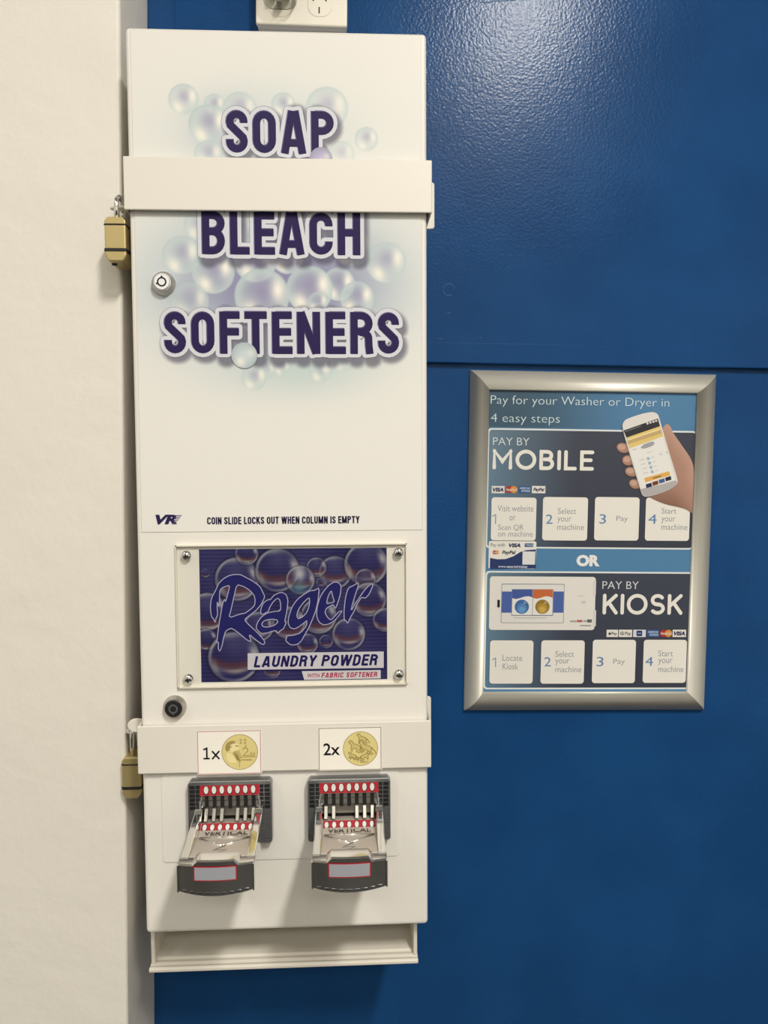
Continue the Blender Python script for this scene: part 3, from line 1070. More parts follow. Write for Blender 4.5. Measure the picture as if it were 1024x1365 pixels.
# ------------------------------------------------------------------ security bars round the cabinet
def security_bar(lb, u0, u1, v0, v1, ear_v, hasp_v):
    yb = FACE - .0075
    x0 = dp(u0, (v0 + v1) / 2, yb)[0]
    x1 = dp(u1, (v0 + v1) / 2, yb)[0]
    z1, z0 = dp(370, v0, yb)[1], dp(370, v1, yb)[1]
    s_, c_ = math.sin(PHI), math.cos(PHI)
    root = thing('security_bar', lb, 'security bar', (DBASE[0] - s_ * z0, 0, DBASE[1] + c_ * z0), -PHI)
    hh = z1 - z0
    b = B()
    t = .0021
    x0, x1 = min(x0, -HW - .0027), max(x1, HW + .0027)
    b.box(x0, x1, yb, yb + t, 0, hh, steel_white, .0013, 3)
    b.box(x0, x0 + t, yb, -.088, 0, hh, steel_white, .0012, 3)
    b.box(x1 - t, x1, yb, -.088, 0, hh, steel_white, .0012, 3)
    b.box(x0 + t, x1 - t, yb + .001, FACE - .0028, hh - .004, hh - .001, steel_white)
    b.build('bar', root)
    # bracket ear on the wall side, right of the cabinet
    ye = -.092
    ex = dp(579.3 if v0 < 500 else 574.8, sum(ear_v) / 2, ye)[0]
    ez0, ez1 = dp(575, ear_v[1], ye)[1] - z0, dp(575, ear_v[0], ye)[1] - z0
    b = B()
    b.hull_prism(rrect(HW + .0006, ex, ez0, ez1, .003), 'y', ye, ye + .003, steel_white, .0008, 2)
    b.box(HW + .0008, HW + .0024, ye + .003, BK, ez0 + .004, ez1 - .004, steel_white)
    b.build('bracket_ear', root)
    # rounded hasp tab on the left side
    hx, hy, hz = hasp_v
    b = B()
    prof = [(x0 + .001, hy - .007), (x0 + .001, hy + .007)] + [(hx + .010 * math.cos(math.radians(a)), hy + .007 * math.sin(math.radians(a))) for a in range(90, 271, 15)]
    b.hull_prism(prof, 'z', hz - z0, hz - z0 + .003, steel_white, .0008, 2)
    b.build('hasp_tab', root)
    return root, x0, x1, z0, hh, yb

def padlock(lb, x, y, z0, z1, t, w, ztop, loc_z):
    """x, z on the dispenser frame; stands free between the wall and the cabinet."""
    s_, c_ = math.sin(PHI), math.cos(PHI)
    root = thing('padlock', lb, 'padlock', (DBASE[0] + c_ * x - s_ * z0, y, DBASE[1] + s_ * x + c_ * z0), -PHI, 'padlocks on the security bars')
    h = z1 - z0
    b = B()
    prof = [(-t / 2, .006), (-t / 2 + .004, 0), (t / 2 - .004, 0), (t / 2, .006), (t / 2, h - .004), (t / 2 - .003, h), (-t / 2 + .003, h), (-t / 2, h - .004)]
    b.hull_prism(prof, 'y', -w / 2, w / 2, brass, .0015, 3)
    b.build('lock_body', root)
    for zb, hb in ((h * .81, .0014), (h * .225, .0032)):
        b = B()
        pts = rrect(-t / 2 - .0009, t / 2 + .0009, -w / 2 - .0009, w / 2 + .0009, .003, 4)
        b.hull_prism(pts, 'z', zb, zb + hb, black, .0003, 1)
        b.build('rubber_band', root)
    b = B()
    zt = ztop - z0
    rr = w * .3
    pts = [(0, -rr, h - .004), (0, -rr, zt - rr)] + [(0, -rr * math.cos(math.radians(a)), zt - rr + rr * math.sin(math.radians(a))) for a in range(15, 180, 15)] + [(0, rr, zt - rr), (0, rr, h - .004)]
    b.tube(pts, .0028, chrome, 14)
    b.build('shackle', root)
    b = B()
    b.tube([(-t * .2, -w * .2, -.0012), (-t * .2, -w * .2, .002)], .003, slot_black, 14)
    b.build('key_hole', root)
    return root

pl_y = -.148
ax0, ax1 = dp(146.5, 325, pl_y)[0], dp(174.5, 325, pl_y)[0]
az0, az1, azt = dp(160, 354.5, pl_y)[1], dp(160, 296, pl_y)[1], dp(160, 264, pl_y)[1]
axc = (ax0 + ax1) / 2
padlock('upper brass padlock with black bands hanging beside the top security bar', axc, pl_y, az0, az1, ax1 - ax0, .038, azt, 0)
pm_y = -.118
bx0 = dp(168.5, 1030, pm_y)[0]
bt = .0215
bz0, bz1, bzt = dp(180, 1056, pm_y)[1], dp(180, 1002, pm_y)[1], dp(180, 962, pm_y)[1]
bxc = bx0 + bt / 2
padlock('lower brass padlock half hidden behind the bottom security bar', bxc, pm_y, bz0, bz1, bt, .036, bzt, 0)

security_bar('white steel security bar across the SOAP and BLEACH lettering', 164.5, 576, 210.5, 281.5, (243, 305), (axc, pl_y, azt - .0125))
bar2, sx0, sx1, sz0, shh, syb = security_bar('white steel security bar with coin price stickers above the coin slides', 186, 575, 964.5, 1028, (928.5, 990), (bxc, pm_y, bzt - .0125))

# rounded ear of the lower hasp, seen above the padlock
ex_, ez_ = dp(183.5, 966.5, -.137)
b = B()
b.hull_prism([(ex_ + .0112 * math.cos(2 * math.pi * i / 28), ez_ - sz0 + .0080 * math.sin(2 * math.pi * i / 28)) for i in range(28)], 'y', -.1385, -.1360, steel_white, .0007, 2)
b.build('hasp_ear', bar2)

# price stickers on the lower bar
GOLD, GOLD_D, GOLD_L = (222, 206, 140), (150, 134, 78), (238, 226, 172)
def price_sticker(u0, v0, u1, v1, words, trect, coin, border, art):
    def fr(u, v):
        q = dp(u, v, syb)
        return (q[0], q[1] - sz0)
    y = syb - .0002
    (xa, za), (xb, zb) = fr((u0 + u1) / 2, v1), fr((u0 + u1) / 2, v0)
    xa, xb = fr(u0, (v0 + v1) / 2)[0], fr(u1, (v0 + v1) / 2)[0]
    b = B()
    b.box(xa - .0008, xb + .0012, y, y + .0002, za - .0008, zb + .0008, sticker_white)
    b.strip([(xa, za), (xb, za), (xb, zb), (xa, zb)], .0004, y - .0001, ink, border, closed=True)
    text(b, words, trect, fr, y - .0002, ink, (24, 22, 24), 0.012)
    st = b.build('price_sticker', bar2, 'white sticker reading %s beside a gold coin' % words)
    b = B()
    cx, cz = fr(coin[0], coin[1])
    r = coin[2] * .000815
    b.disc(cx, cz, r, y - .0002, ink, GOLD_D, n=48)
    b.disc(cx, cz, r * .97, y - .0003, ink, GOLD, n=48)
    for col, pts, wd in art:
        if wd is None:
            b.poly([[(cx + p[0] * r, cz + p[1] * r) for p in pts]], y - .00035, ink, col)
            continue
        b.strip([(cx + p[0] * r, cz + p[1] * r) for p in pts], r * wd, y - .0004, ink, col, round_=True)
    return b, st, cx, cz, r, y

MIDG, LITG, SHG = (196, 180, 116), (234, 222, 164), (170, 154, 96)
coin2 = [(SHG, smooth_loop([(-.80, .28), (-.72, .52), (-.45, .66), (-.2, .62), (-.3, .42), (-.5, .3), (-.62, .05), (-.76, .06)]), None),
         (LITG, smooth_loop([(-.5, .45), (-.22, .5), (-.08, .44), (-.1, .3), (-.02, .2), (-.1, .1), (-.1, -.1), (-.4, -.12), (-.52, .1)]), None),
         (MIDG, smooth_loop([(-.44, -.02), (-.2, .1), (-.04, .12), (.06, -.1), (.12, -.4), (.02, -.62), (-.16, -.5), (-.3, -.24)]), None),
         (LITG, smooth_loop([(-.72, .0), (-.45, -.1), (-.25, -.32), (-.16, -.58), (-.5, -.62), (-.72, -.4)]), None)]
coin2 += [(GOLD_D, [(-.3 + .05 * i, .02 - .05 * i), (-.26 + .06 * i, -.2 - .06 * i), (-.16 + .045 * i, -.42 - .02 * i)], .016) for i in range(5)]
coin2 += [(GOLD_D, [(-.22, .36), (-.1, .34)], .028), (GOLD_D, arc(-.55, .42, .14, .16, 30, 330, 8), .018), (GOLD_D, arc(-.66, .22, .1, .12, 30, 330, 8), .018)]
coin2 += [(SHG, [(.08, -.28), (.86, -.28)], .02), (SHG, arc(.3, .1, .14, .14, 160, -40, 8) + [(.17, -.2), (.48, -.2)], .03)]
coin2 += [(SHG, arc(.06 + .24 * i, .68 - .16 * k_, .045, .045, 0, 360, 6), .018) for i in range(2) for k_ in range(2)] + [(SHG, [(.35, .38), (.32, .3)], .03)]
coin2 += [(SHG, [(.55 + .09 * i, -.25), (.60 + .07 * i, -.02 - .04 * (i % 3))], .02) for i in range(4)] + [(SHG, [(.14, -.44), (.64, -.45)], .035), (SHG, [(-.02, -.5), (-.03, -.84)], .016)]
b, st, *_ = price_sticker(263.8, 974.5, 347.5, 1031.0, '1x', (270.3, 996.0, 292.6, 1012.0), (319.8, 1002.3, 24.2), (196, 140, 150), coin2)
b.build('coin_picture', st, 'gold coin with a bearded profile and a small 2')

roo = []
def kang(cx, cz, s_, fl=1):
    body = [(-.5, .35), (-.38, .5), (-.22, .42), (-.12, .22), (.1, .18), (.34, .05), (.42, -.15), (.3, -.3), (.5, -.42), (.3, -.48), (.1, -.4), (.12, -.2), (-.05, -.1), (-.2, -.18), (-.26, -.4), (-.32, -.18), (-.3, .1), (-.4, .28), (-.5, .35)]
    roo.append(((206, 189, 124), [(cx + fl * p[0] * s_, cz + p[1] * s_) for p in body[:-1]], None))
    roo.append((GOLD_D, [(cx + fl * p[0] * s_, cz + p[1] * s_) for p in body], .02))
    roo.append((GOLD_D, [(cx + fl * .4 * s_, cz), (cx + fl * .62 * s_, cz - .25 * s_), (cx + fl * .7 * s_, cz - .45 * s_)], .024))
kang(-.3, .12, .75)
kang(.3, .05, .85)
kang(.1, .58, .6)
kang(.25, -.45, .6, -1)
kang(-.45, -.42, .5)
roo.append((GOLD_D, [(-.7, -.5), (-.3, -.56), (.1, -.58)], .02))
roo.append((GOLD_D, [(0, -.8), (.4, -.78)], .02))
b, st, *_ = price_sticker(425.5, 970.2, 508.0, 1026.0, '2x', (431.2, 990.5, 453.2, 1006.5), (480.7, 997.7, 23.6), (150, 136, 130), roo)
b.build('coin_picture', st, 'gold coin with an outline animal relief')

# ------------------------------------------------------------------ poster in its snap frame
post = thing('poster_frame', 'silver snap-frame poster explaining pay by mobile or kiosk on the blue wall', 'poster', (PX, 0, PZ), -PROLL)
OW, OH = .327 / 2, .450 / 2
PR = [(0, 0), (0, .0045), (.0012, .0062), (.004, .0098), (.008, .0126), (.012, .0138), (.016, .0134), (.020, .0112), (.0235, .0082), (.025, .0066), (.025, .0018)]
for side in range(4):
    vs, fs = [], []
    for w_, h_ in PR:
        cs = [(-OW + w_, OH - w_), (OW - w_, OH - w_), (OW - w_, -OH + w_), (-OW + w_, -OH + w_)]
        p, q = cs[side], cs[(side + 1) % 4]
        g = .00012                             # hairline mitre gap
        dx_, dz_ = (q[0] - p[0]), (q[1] - p[1])
        L = math.hypot(dx_, dz_)
        dx_, dz_ = dx_ / L * g, dz_ / L * g
        vs += [(p[0] + dx_, -h_, p[1] + dz_), (q[0] - dx_, -h_, q[1] - dz_)]
    n = len(PR)
    for i in range(n - 1):
        fs.append((2 * i, 2 * i + 1, 2 * i + 3, 2 * i + 2)[::-1])
    fs.append(tuple(2 * i for i in range(n)))
    fs.append(tuple(2 * i + 1 for i in range(n))[::-1])
    b = B()
    b.add(vs, fs, alu)
    o = b.build('frame_rail', post)
    for p in o.data.polygons:
        p.use_smooth = len(p.vertices) == 4

YS = -.0030
def q2(x, y):                                 # enlarged-crop point -> photo point
    return (600 + x / 2.676, 470 + y / 2.676)
def qp(x, y):
    return pp(*q2(x, y))
def qrect(x0, y0, x1, y1):
    (a, _), (c, _) = qp(x0, (y0 + y1) / 2), qp(x1, (y0 + y1) / 2)
    (_, d), (_, e) = qp((x0 + x1) / 2, y1), qp((x0 + x1) / 2, y0)
    return a, c, d, e
def qtext(b, s_, x0, y0, x1, y1, y, col, bold=0.0, shear=0.0, rot=0.0):
    u0, v0 = q2(x0, y0)
    u1, v1 = q2(x1, y1)
    text(b, s_, (u0, v0, u1, v1), pp, y, ink_matt, col, bold, shear, rot)

def mixc(a, c, t):
    t = max(0, min(1, t))
    return tuple(a[i] * (1 - t) + c[i] * t for i in range(3))

IW, IH = OW - .0235, OH - .0235
zHead = qp(500, 275)[1]
def paint_poster(X, Z):
    t = sm(X, -.11, .07)[..., None]
    head = np.array((56, 84, 104.)) * (1 - t) + np.array((78, 126, 166.)) * t
    low = np.array((78, 128, 168.)) * np.ones(X.shape + (3,))
    k = (Z > zHead)[..., None]
    return np.where(k, head, low)
b = B()
grid_sheet(b, -IW, IW, -IH, IH, .004, YS, ink_matt, paint_poster)
b.box(-IW, IW, YS + .0003, -.0012, -IH, IH, sticker_white)
sheet_o = b.build('poster_sheet', post)

CREAMW = (232, 228, 220)
def grad_panel(name, x0, y0, x1, y1, line):
    a, c, d, e = qrect(x0, y0, x1, y1)
    b = B()
    b.poly([rrect(a, c, d, e, .005)], YS - .0002, ink_matt, (222, 226, 226))
    a, c, d, e = a + line, c - line * .5, d + line, e - line
    r, n = .004, 36
    vs, cols, fs = [], [], []
    xs = sorted(set([a + (c - a) * i / n for i in range(n + 1)] + [a + r * (1 - math.cos(math.radians(k * 15))) for k in range(7)] + [c - r * (1 - math.cos(math.radians(k * 15))) for k in range(7)]))
    for x in xs:
        k = max(0, r - (x - a), r - (c - x))
        dd = r - math.sqrt(max(0, r * r - k * k))
        t = (x - a) / (c - a)
        col = mixc((104, 132, 150), (60, 65, 80), (t + .02) / .45)
        colb = mixc((92, 128, 156), (56, 60, 74), (t + .02) / .42)
        vs += [(x, YS - .0003, d + dd), (x, YS - .0003, e - dd)]
        cols += [colb, col]
    for i in range(len(xs) - 1):
        fs.append((2 * i, 2 * i + 2, 2 * i + 3, 2 * i + 1))
    b.add(vs, fs, ink_hatch, cols=cols)
    return b.build(name, sheet_o)
grad_panel('mobile_panel', 132, 274, 876, 701, .0022)
grad_panel('kiosk_panel', 124, 782, 866, 1203, .0022)

YL = YS - .0006
b = B()
LB = (206, 222, 228)
qtext(b, 'Pay for your Washer or Dryer in', 148, 157, 787, 197, YL, LB, -0.012)
qtext(b, '4 easy steps', 147, 218, 394, 258, YL, LB, -0.012)
b.build('heading_lettering', sheet_o)

# rounded monoline capitals for the two big words
def mono(ch):
    if ch == 'M': return .86, [[(0, 0), (0, 1), (.43, .38), (.86, 1), (.86, 0)]]
    if ch == 'O': return .92, [arc(.46, .5, .46, .5, 0, 360, 28)]
    if ch == 'B': return .60, [[(0, 0), (0, 1), (.3, 1)] + arc(.32, .77, .22, .23, 90, -90, 8) + [(0, .54)], [(.32, .54)] + arc(.34, .27, .26, .27, 90, -90, 8) + [(0, 0)]]
    if ch == 'I': return .0, [[(0, 0), (0, 1)]]
    if ch == 'L': return .50, [[(0, 1), (0, 0), (.50, 0)]]
    if ch == 'E': return .56, [[(.56, 1), (0, 1), (0, 0), (.56, 0)], [(0, .52), (.48, .52)]]
    if ch == 'K': return .62, [[(0, 0), (0, 1)], [(.60, 1), (0, .38)], [(.22, .6), (.62, 0)]]
    if ch == 'S': return .60, [arc(.3, .745, .28, .255, 35, 270, 12) + arc(.3, .255, .3, .255, 90, -145, 12)]
def mono_word(b, word, x0, y0, x1, y1, gap, hw):
    a, c, d, e = qrect(x0, y0, x1, y1)
    cur, S = 0.0, []
    for ch in word:
        w_, st = mono(ch)
        S += [[(cur + p[0], p[1]) for p in l] for l in st]
        cur += w_ + gap
    tot = cur - gap
    a, c, d, e = a + hw, c - hw, d + hw, e - hw
    for l in S:
        pts = [(a + p[0] / tot * (c - a), d + p[1] * (e - d)) for p in l]
        b.strip(pts, hw, YL, ink_matt, CREAMW, round_=True)
        for p in pts:
            b.disc(p[0], p[1], hw, YL, ink_matt, CREAMW, n=16)
b = B()
qtext(b, 'PAY BY', 155, 303, 285, 330, YL, (214, 220, 222), -0.008)
mono_word(b, 'MOBILE', 153, 347, 516, 419, .36, .0024)
b.build('mobile_lettering', sheet_o)
b = B()
qtext(b, 'PAY BY', 546, 817, 676, 844, YL, (214, 218, 222), -0.008)
mono_word(b, 'KIOSK', 547, 862, 833, 936, .33, .0024)
b.build('kiosk_lettering', sheet_o)
b = B()
qtext(b, 'OR', 453, 722, 537, 764, YL, (232, 232, 230), 0.06)
b.build('or_lettering', sheet_o)

GR, NB = (138, 142, 150), (98, 132, 178)
def step_card(x0, y0, x1, y1, items):
    a, c, d, e = qrect(x0, y0, x1, y1)
    b = B()
    b.poly([rrect(a - .0005, c + .0005, d - .0006, e + .0002, .0042)], YS - .0004, ink_matt, (44, 48, 60))
    b.poly([rrect(a, c, d, e, .004)], YS - .0005, ink_matt, CREAMW)
    for s_, r, big in items:
        qtext(b, s_, *r, YL, NB if big else GR, 0.0 if big else -0.006)
    b.build('step_card', sheet_o)
step_card(148, 517, 309, 671, [('1', (152, 577, 166, 611), 1), ('Visit website', (171, 545, 300, 567), 0), ('or', (214, 583, 235, 599), 0), ('Scan QR', (173, 614, 264, 637), 0), ('on machine', (173, 637, 297, 657), 0)])
step_card(332, 516, 493, 671, [('2', (344, 578, 368, 611), 1), ('Select', (387, 555, 452, 576), 0), ('your', (385, 588, 434, 610), 0), ('machine', (385, 612, 480, 633), 0)])
step_card(518, 516, 677, 671, [('3', (535, 577, 559, 611), 1), ('Pay', (596, 583, 637, 607), 0)])
step_card(700, 518, 858, 672, [('4', (710, 577, 740, 611), 1), ('Start', (758, 555, 811, 575), 0), ('your', (757, 588, 806, 610), 0), ('machine', (757, 612, 850, 633), 0)])
step_card(143, 1028, 298, 1183, [('1', (152, 1090, 166, 1123), 1), ('Locate', (189, 1080, 259, 1101), 0), ('Kiosk', (189, 1110, 244, 1132), 0)])
step_card(326, 1028, 481, 1183, [('2', (338, 1088, 362, 1121), 1), ('Select', (378, 1066, 444, 1087), 0), ('your', (378, 1096, 428, 1118), 0), ('machine', (378, 1121, 471, 1142), 0)])
step_card(510, 1026, 664, 1181, [('3', (525, 1087, 550, 1121), 1), ('Pay', (585, 1094, 626, 1118), 0)])
step_card(692, 1026, 846, 1180, [('4', (699, 1087, 727, 1119), 1), ('Start', (746, 1064, 798, 1085), 0), ('your', (746, 1094, 796, 1117), 0), ('machine', (746, 1120, 836, 1141), 0)])

def card_logo(b, kind, x0, y0, x1, y1, y):
    a, c, d, e = qrect(x0, y0, x1, y1)
    w_, h_ = x1 - x0, y1 - y0
    def R(p, col, lift=0.0):
        aa, cc, dd, ee = qrect(x0 + p[0] * w_, y0 + p[1] * h_, x0 + p[2] * w_, y0 + p[3] * h_)
        b.poly([[(aa, dd), (cc, dd), (cc, ee), (aa, ee)]], y - lift, ink_matt, col)
    def T(s_, p, col, bold=.02, shear=0.0):
        qtext(b, s_, x0 + p[0] * w_, y0 + p[1] * h_, x0 + p[2] * w_, y0 + p[3] * h_, y - .0003, col, bold, shear)
    if kind == 'visa':
        R((0, 0, 1, 1), (226, 222, 214))
        T('VISA', (.08, .22, .92, .78), (44, 50, 92), .05, .25)
    elif kind == 'cards':
        r = (e - d) * .5
        zc = (d + e) / 2
        b.disc(a + r, zc, r, y, ink_matt, (172, 44, 40), n=24)
        b.disc(c - r, zc, r, y - .0001, ink_matt, (214, 142, 62), n=24)
        T('MasterCard', (.06, .32, .94, .68), (230, 220, 206), .02, .1)
    elif kind == 'amex':
        R((0, 0, 1, 1), (50, 82, 140))
        T('AMERICAN', (.06, .16, .94, .46), (176, 194, 216), .03)
        T('EXPRESS', (.22, .54, .96, .84), (176, 194, 216), .03)
    elif kind == 'paypal':
        R((0, 0, 1, 1), (228, 224, 216))
        T('PayPal', (.1, .24, .92, .84), (46, 50, 84), .035, .2)
    elif kind == 'apple':
        R((0, 0, 1, 1), (228, 224, 216))
        aa, cc, dd, ee = qrect(x0 + .16 * w_, y0 + .38 * h_, x0 + .36 * w_, y0 + .72 * h_)
        b.disc((aa + cc) / 2, (dd + ee) / 2, (cc - aa) / 2, y - .0002, ink_matt, (30, 30, 32), rz=(ee - dd) / 2)
        b.disc((aa + cc) / 2 + .0003, ee + .0004, .0003, y - .0002, ink_matt, (30, 30, 32), rz=.0006, rot=-.6)
        T('Pay', (.42, .3, .9, .82), (40, 40, 44), .01)
    elif kind == 'gpay':
        R((0, 0, 1, 1), (228, 224, 216))
        T('G', (.1, .26, .36, .72), (52, 56, 66), .03)
        T('Pay', (.46, .26, .92, .86), (60, 62, 70), .01)
    elif kind == 'app':
        R((0, 0, 1, 1), (214, 216, 222))
        aa, cc, dd, ee = qrect(x0 + .26 * w_, y0 + .12 * h_, x0 + .72 * w_, y0 + .88 * h_)
        b.poly([rrect(aa, cc, dd, ee, .0015)], y - .0001, ink_matt, (36, 44, 104))
        R((.34, .4, .64, .6), (120, 140, 190), .0002)
    return b
b = B()
for k, x0, x1 in (('visa', 150, 196), ('cards', 199, 242), ('amex', 247, 289), ('paypal', 294, 342)):
    card_logo(b, k, x0, 476, x1, 502, YS - .0005)
b.build('payment_logos', sheet_o, 'row of payment card logos above the mobile steps')
b = B()
for k, x0, x1 in (('apple', 561, 602), ('gpay', 605, 652), ('app', 656, 701), ('amex', 705, 748), ('cards', 752, 795), ('visa', 797, 845)):
    card_logo(b, k, x0, 990, x1, 1016, YS - .0005)
b.build('payment_logos', sheet_o, 'row of payment logos below the KIOSK lettering')

# small pay-with card printed across the OR band
a, c, d, e = qrect(139, 673, 309, 772)
b = B()
b.poly([rrect(a, c, d, e, .0025)], YS - .0006, ink_matt, (230, 226, 218))
wave = [qp(x, y) for x, y in ((144, 733), (170, 738), (200, 737), (228, 727), (252, 712), (275, 705), (308, 703), (308, 771), (143, 772))]
b.poly([wave], YS - .0007, ink_matt, (36, 54, 104))
qa = qrect(260, 710, 305, 757)
b.poly([[(qa[0], qa[2]), (qa[1], qa[2]), (qa[1], qa[3]), (qa[0], qa[3])]], YS - .0008, ink_matt, (222, 222, 222))
qtext(b, 'Pay with', 146, 680, 197, 696, YS - .0009, (130, 132, 140), 0)
qtext(b, 'VISA', 211, 681, 253, 695, YS - .0009, (36, 44, 88), .05, .25)
qtext(b, 'PayPal', 187, 707, 236, 723, YS - .0009, (44, 44, 62), .03, .2)
qtext(b, 'www.epay.bz/wiplay', 173, 760, 278, 770, YS - .0009, (214, 220, 230), .02)
card_logo(b, 'amex', 268, 681, 298, 694, YS - .0008)
card_logo(b, 'cards', 153, 706, 176, 720, YS - .0008)
b.build('payment_card_print', sheet_o)

# the picture of a hand holding a phone
def p3(x, y):
    return pp(790 + x / 6.024, 490 + y / 6.024)
SK, SKD, SKL = (170, 130, 112), (120, 84, 70), (198, 160, 142)
b = B()
palm = smooth_loop([p3(*p) for p in ((560, 540), (572, 475), (606, 448), (632, 470), (650, 520), (720, 620), (790, 720), (822, 800), (822, 1175), (800, 1168), (760, 1138), (690, 1118), (600, 1100), (540, 1078), (470, 1045), (430, 1000), (520, 760))], 2)
cen = (sum(p[0] for p in palm) / len(palm), sum(p[1] for p in palm) / len(palm))
vs = [(cen[0], YS - .0010, cen[1])]
cols = [SK]
for k in (.5, .8, 1.0):
    for p in palm:
        x, z = cen[0] + (p[0] - cen[0]) * k, cen[1] + (p[1] - cen[1]) * k
        t = .5 + .5 * math.sin((p[0] - cen[0]) * 55 + (p[1] - cen[1]) * 30)
        vs.append((x, YS - .0010, z))
        cols.append(mixc(SK, mixc(SKD, SKL, t), (k - .4) / .8))
n = len(palm)
fs = [(0, 1 + i, 1 + (i + 1) % n) for i in range(n)]
for k in range(2):
    for i in range(n):
        j = (i + 1) % n
        fs.append((1 + k * n + i, 1 + (k + 1) * n + i, 1 + (k + 1) * n + j, 1 + k * n + j))
b.add(vs, fs, ink_matt, cols=cols)
for (x, y, rx, rz, ro) in ((252, 646, 56, 40, -.25), (292, 746, 50, 42, -.1), (318, 838, 54, 38, -.2), (346, 936, 50, 38, -.35)):
    cx, cz = p3(x, y)
    s_ = .00102 / 6.024
    for q, col, dy in ((1.0, SKD, .0010), (.9, SK, .0011), (.55, SKL, .0012)):
        off = (1 - q) * rx * s_ * .5
        b.disc(cx - off, cz + (1 - q) * .003, rx * s_ * q, YS - dy, ink_matt, col, rz=rz * s_ * q, rot=ro, n=28)
b.build('hand_picture', sheet_o, 'printed hand holding a phone')

b = B()
def quad3(pts, y, col):
    b.poly([[p3(*p) for p in pts]], y, ink_matt, col)
def soft3(pts, it, y, col):
    b.poly([smooth_loop([p3(*p) for p in pts], it)], y, ink_matt, col)
P0 = [(238, 470), (262, 420), (330, 392), (420, 365), (490, 354), (530, 372), (545, 420), (620, 680), (692, 910), (682, 942), (620, 985), (520, 1020), (430, 1040), (400, 1020), (380, 950), (310, 720)]
soft3([(x - 3, y + 4) for x, y in P0], 2, YS - .0013, (120, 116, 116))
soft3(P0, 2, YS - .0014, (222, 218, 214))
soft3([(384, 975), (420, 968), (560, 940), (670, 905), (688, 920), (678, 944), (620, 984), (520, 1018), (430, 1036), (404, 1016)], 1, YS - .0015, (178, 174, 174))
quad3([(252, 505), (528, 408), (668, 902), (395, 975)], YS - .0016, (232, 230, 226))
quad3([(252, 505), (528, 408), (546, 470), (276, 562)], YS - .0017, (44, 44, 50))
quad3([(276, 562), (546, 470), (570, 552), (300, 648)], YS - .0017, (226, 198, 116))
quad3([(283, 590), (554, 498), (562, 526), (290, 615)], YS - .0018, (196, 168, 118))
quad3([(288, 575), (550, 486), (553, 496), (290, 586)], YS - .0019, (236, 220, 170))
soft3([(388, 640), (420, 612), (490, 590), (502, 606), (488, 628), (420, 650), (400, 650)], 1, YS - .0018, (162, 160, 164))
quad3([(418, 888), (618, 832), (628, 864), (428, 922)], YS - .0017, (226, 172, 84))
for i, col in enumerate(((36, 40, 84), (120, 56, 36), (66, 90, 150), (40, 40, 52))):
    x = 430 + i * 52
    y = 938 - i * 18
    quad3([(x, y), (x + 46, y - 14), (x + 52, y + 16), (x + 6, y + 30)], YS - .0017, col)
for i, (x, y) in enumerate(((438, 722), (449, 758), (460, 792), (470, 828))):
    quad3([(x, y), (x + 20, y - 5), (x + 26, y + 17), (x + 5, y + 22)], YS - .0017, (150, 180, 204))
    quad3([(x - 58, y + 20), (x - 20, y + 10), (x - 19, y + 14), (x - 57, y + 24)], YS - .0017, (180, 178, 180))
    quad3([(x + 36, y), (x + 58, y - 6), (x + 59, y - 2), (x + 37, y + 4)], YS - .0017, (190, 188, 190))
for x, y in ((444, 448), (468, 440), (492, 434), (514, 427)):
    px_, pz_ = p3(x, y)
    b.disc(px_, pz_, .0016, YS - .0019, ink_matt, (206, 204, 200), n=14)
quad3([(264, 512), (390, 466), (392, 471), (266, 517)], YS - .0019, (130, 130, 136))
quad3([(540, 690), (560, 684), (565, 700), (545, 706)], YS - .0017, (206, 206, 210))
quad3([(590, 676), (606, 671), (610, 686), (594, 691)], YS - .0017, (206, 206, 210))
quad3([(326, 660), (356, 650), (357, 655), (327, 665)], YS - .0017, (170, 168, 170))
quad3([(440, 684), (482, 671), (483, 675), (441, 688)], YS - .0017, (186, 184, 186))
quad3([(486, 884), (552, 866), (555, 874), (489, 892)], YS - .0019, (120, 92, 60))
b.build('phone_picture', sheet_o, 'printed white phone showing a payment page')

# the picture of the kiosk
b = B()
def qrr(x0, y0, x1, y1, r, y, col):
    a, c, d, e = qrect(x0, y0, x1, y1)
    b.poly([rrect(a, c, d, e, r)], y, ink_matt, col)
qrr(142, 800, 520, 991, .004, YS - .0005, (226, 222, 216))
qrr(512, 815, 523, 868, .001, YS - .0005, (214, 210, 206))
qrr(512, 920, 523, 978, .001, YS - .0005, (214, 210, 206))
qrr(184, 826, 409, 966, .002, YS - .0006, (96, 98, 108))
qrr(185.5, 828, 407.5, 964.5, .002, YS - .0007, (222, 220, 216))
qrr(186, 853, 222, 929, .0002, YS - .0008, (74, 98, 164))
qrr(370, 853, 407, 929, .0002, YS - .0008, (74, 98, 164))
qrr(221, 845, 370.5, 940, .0004, YS - .0008, (120, 122, 134))
qrr(223, 846, 295.5, 937, .0002, YS - .0009, (228, 226, 222))
qrr(297, 846, 368, 937, .0002, YS - .0009, (228, 226, 222))
b.poly([[qp(*p) for p in ((223, 846), (295.5, 846), (295.5, 874), (283, 870), (268, 871), (250, 877), (236, 880), (223, 877))]], YS - .0010, ink_matt, (66, 88, 156))
b.poly([[qp(*p) for p in ((297, 846), (368, 846), (368, 876), (356, 871), (342, 870), (324, 876), (310, 879), (297, 876))]], YS - .0010, ink_matt, (196, 104, 58))
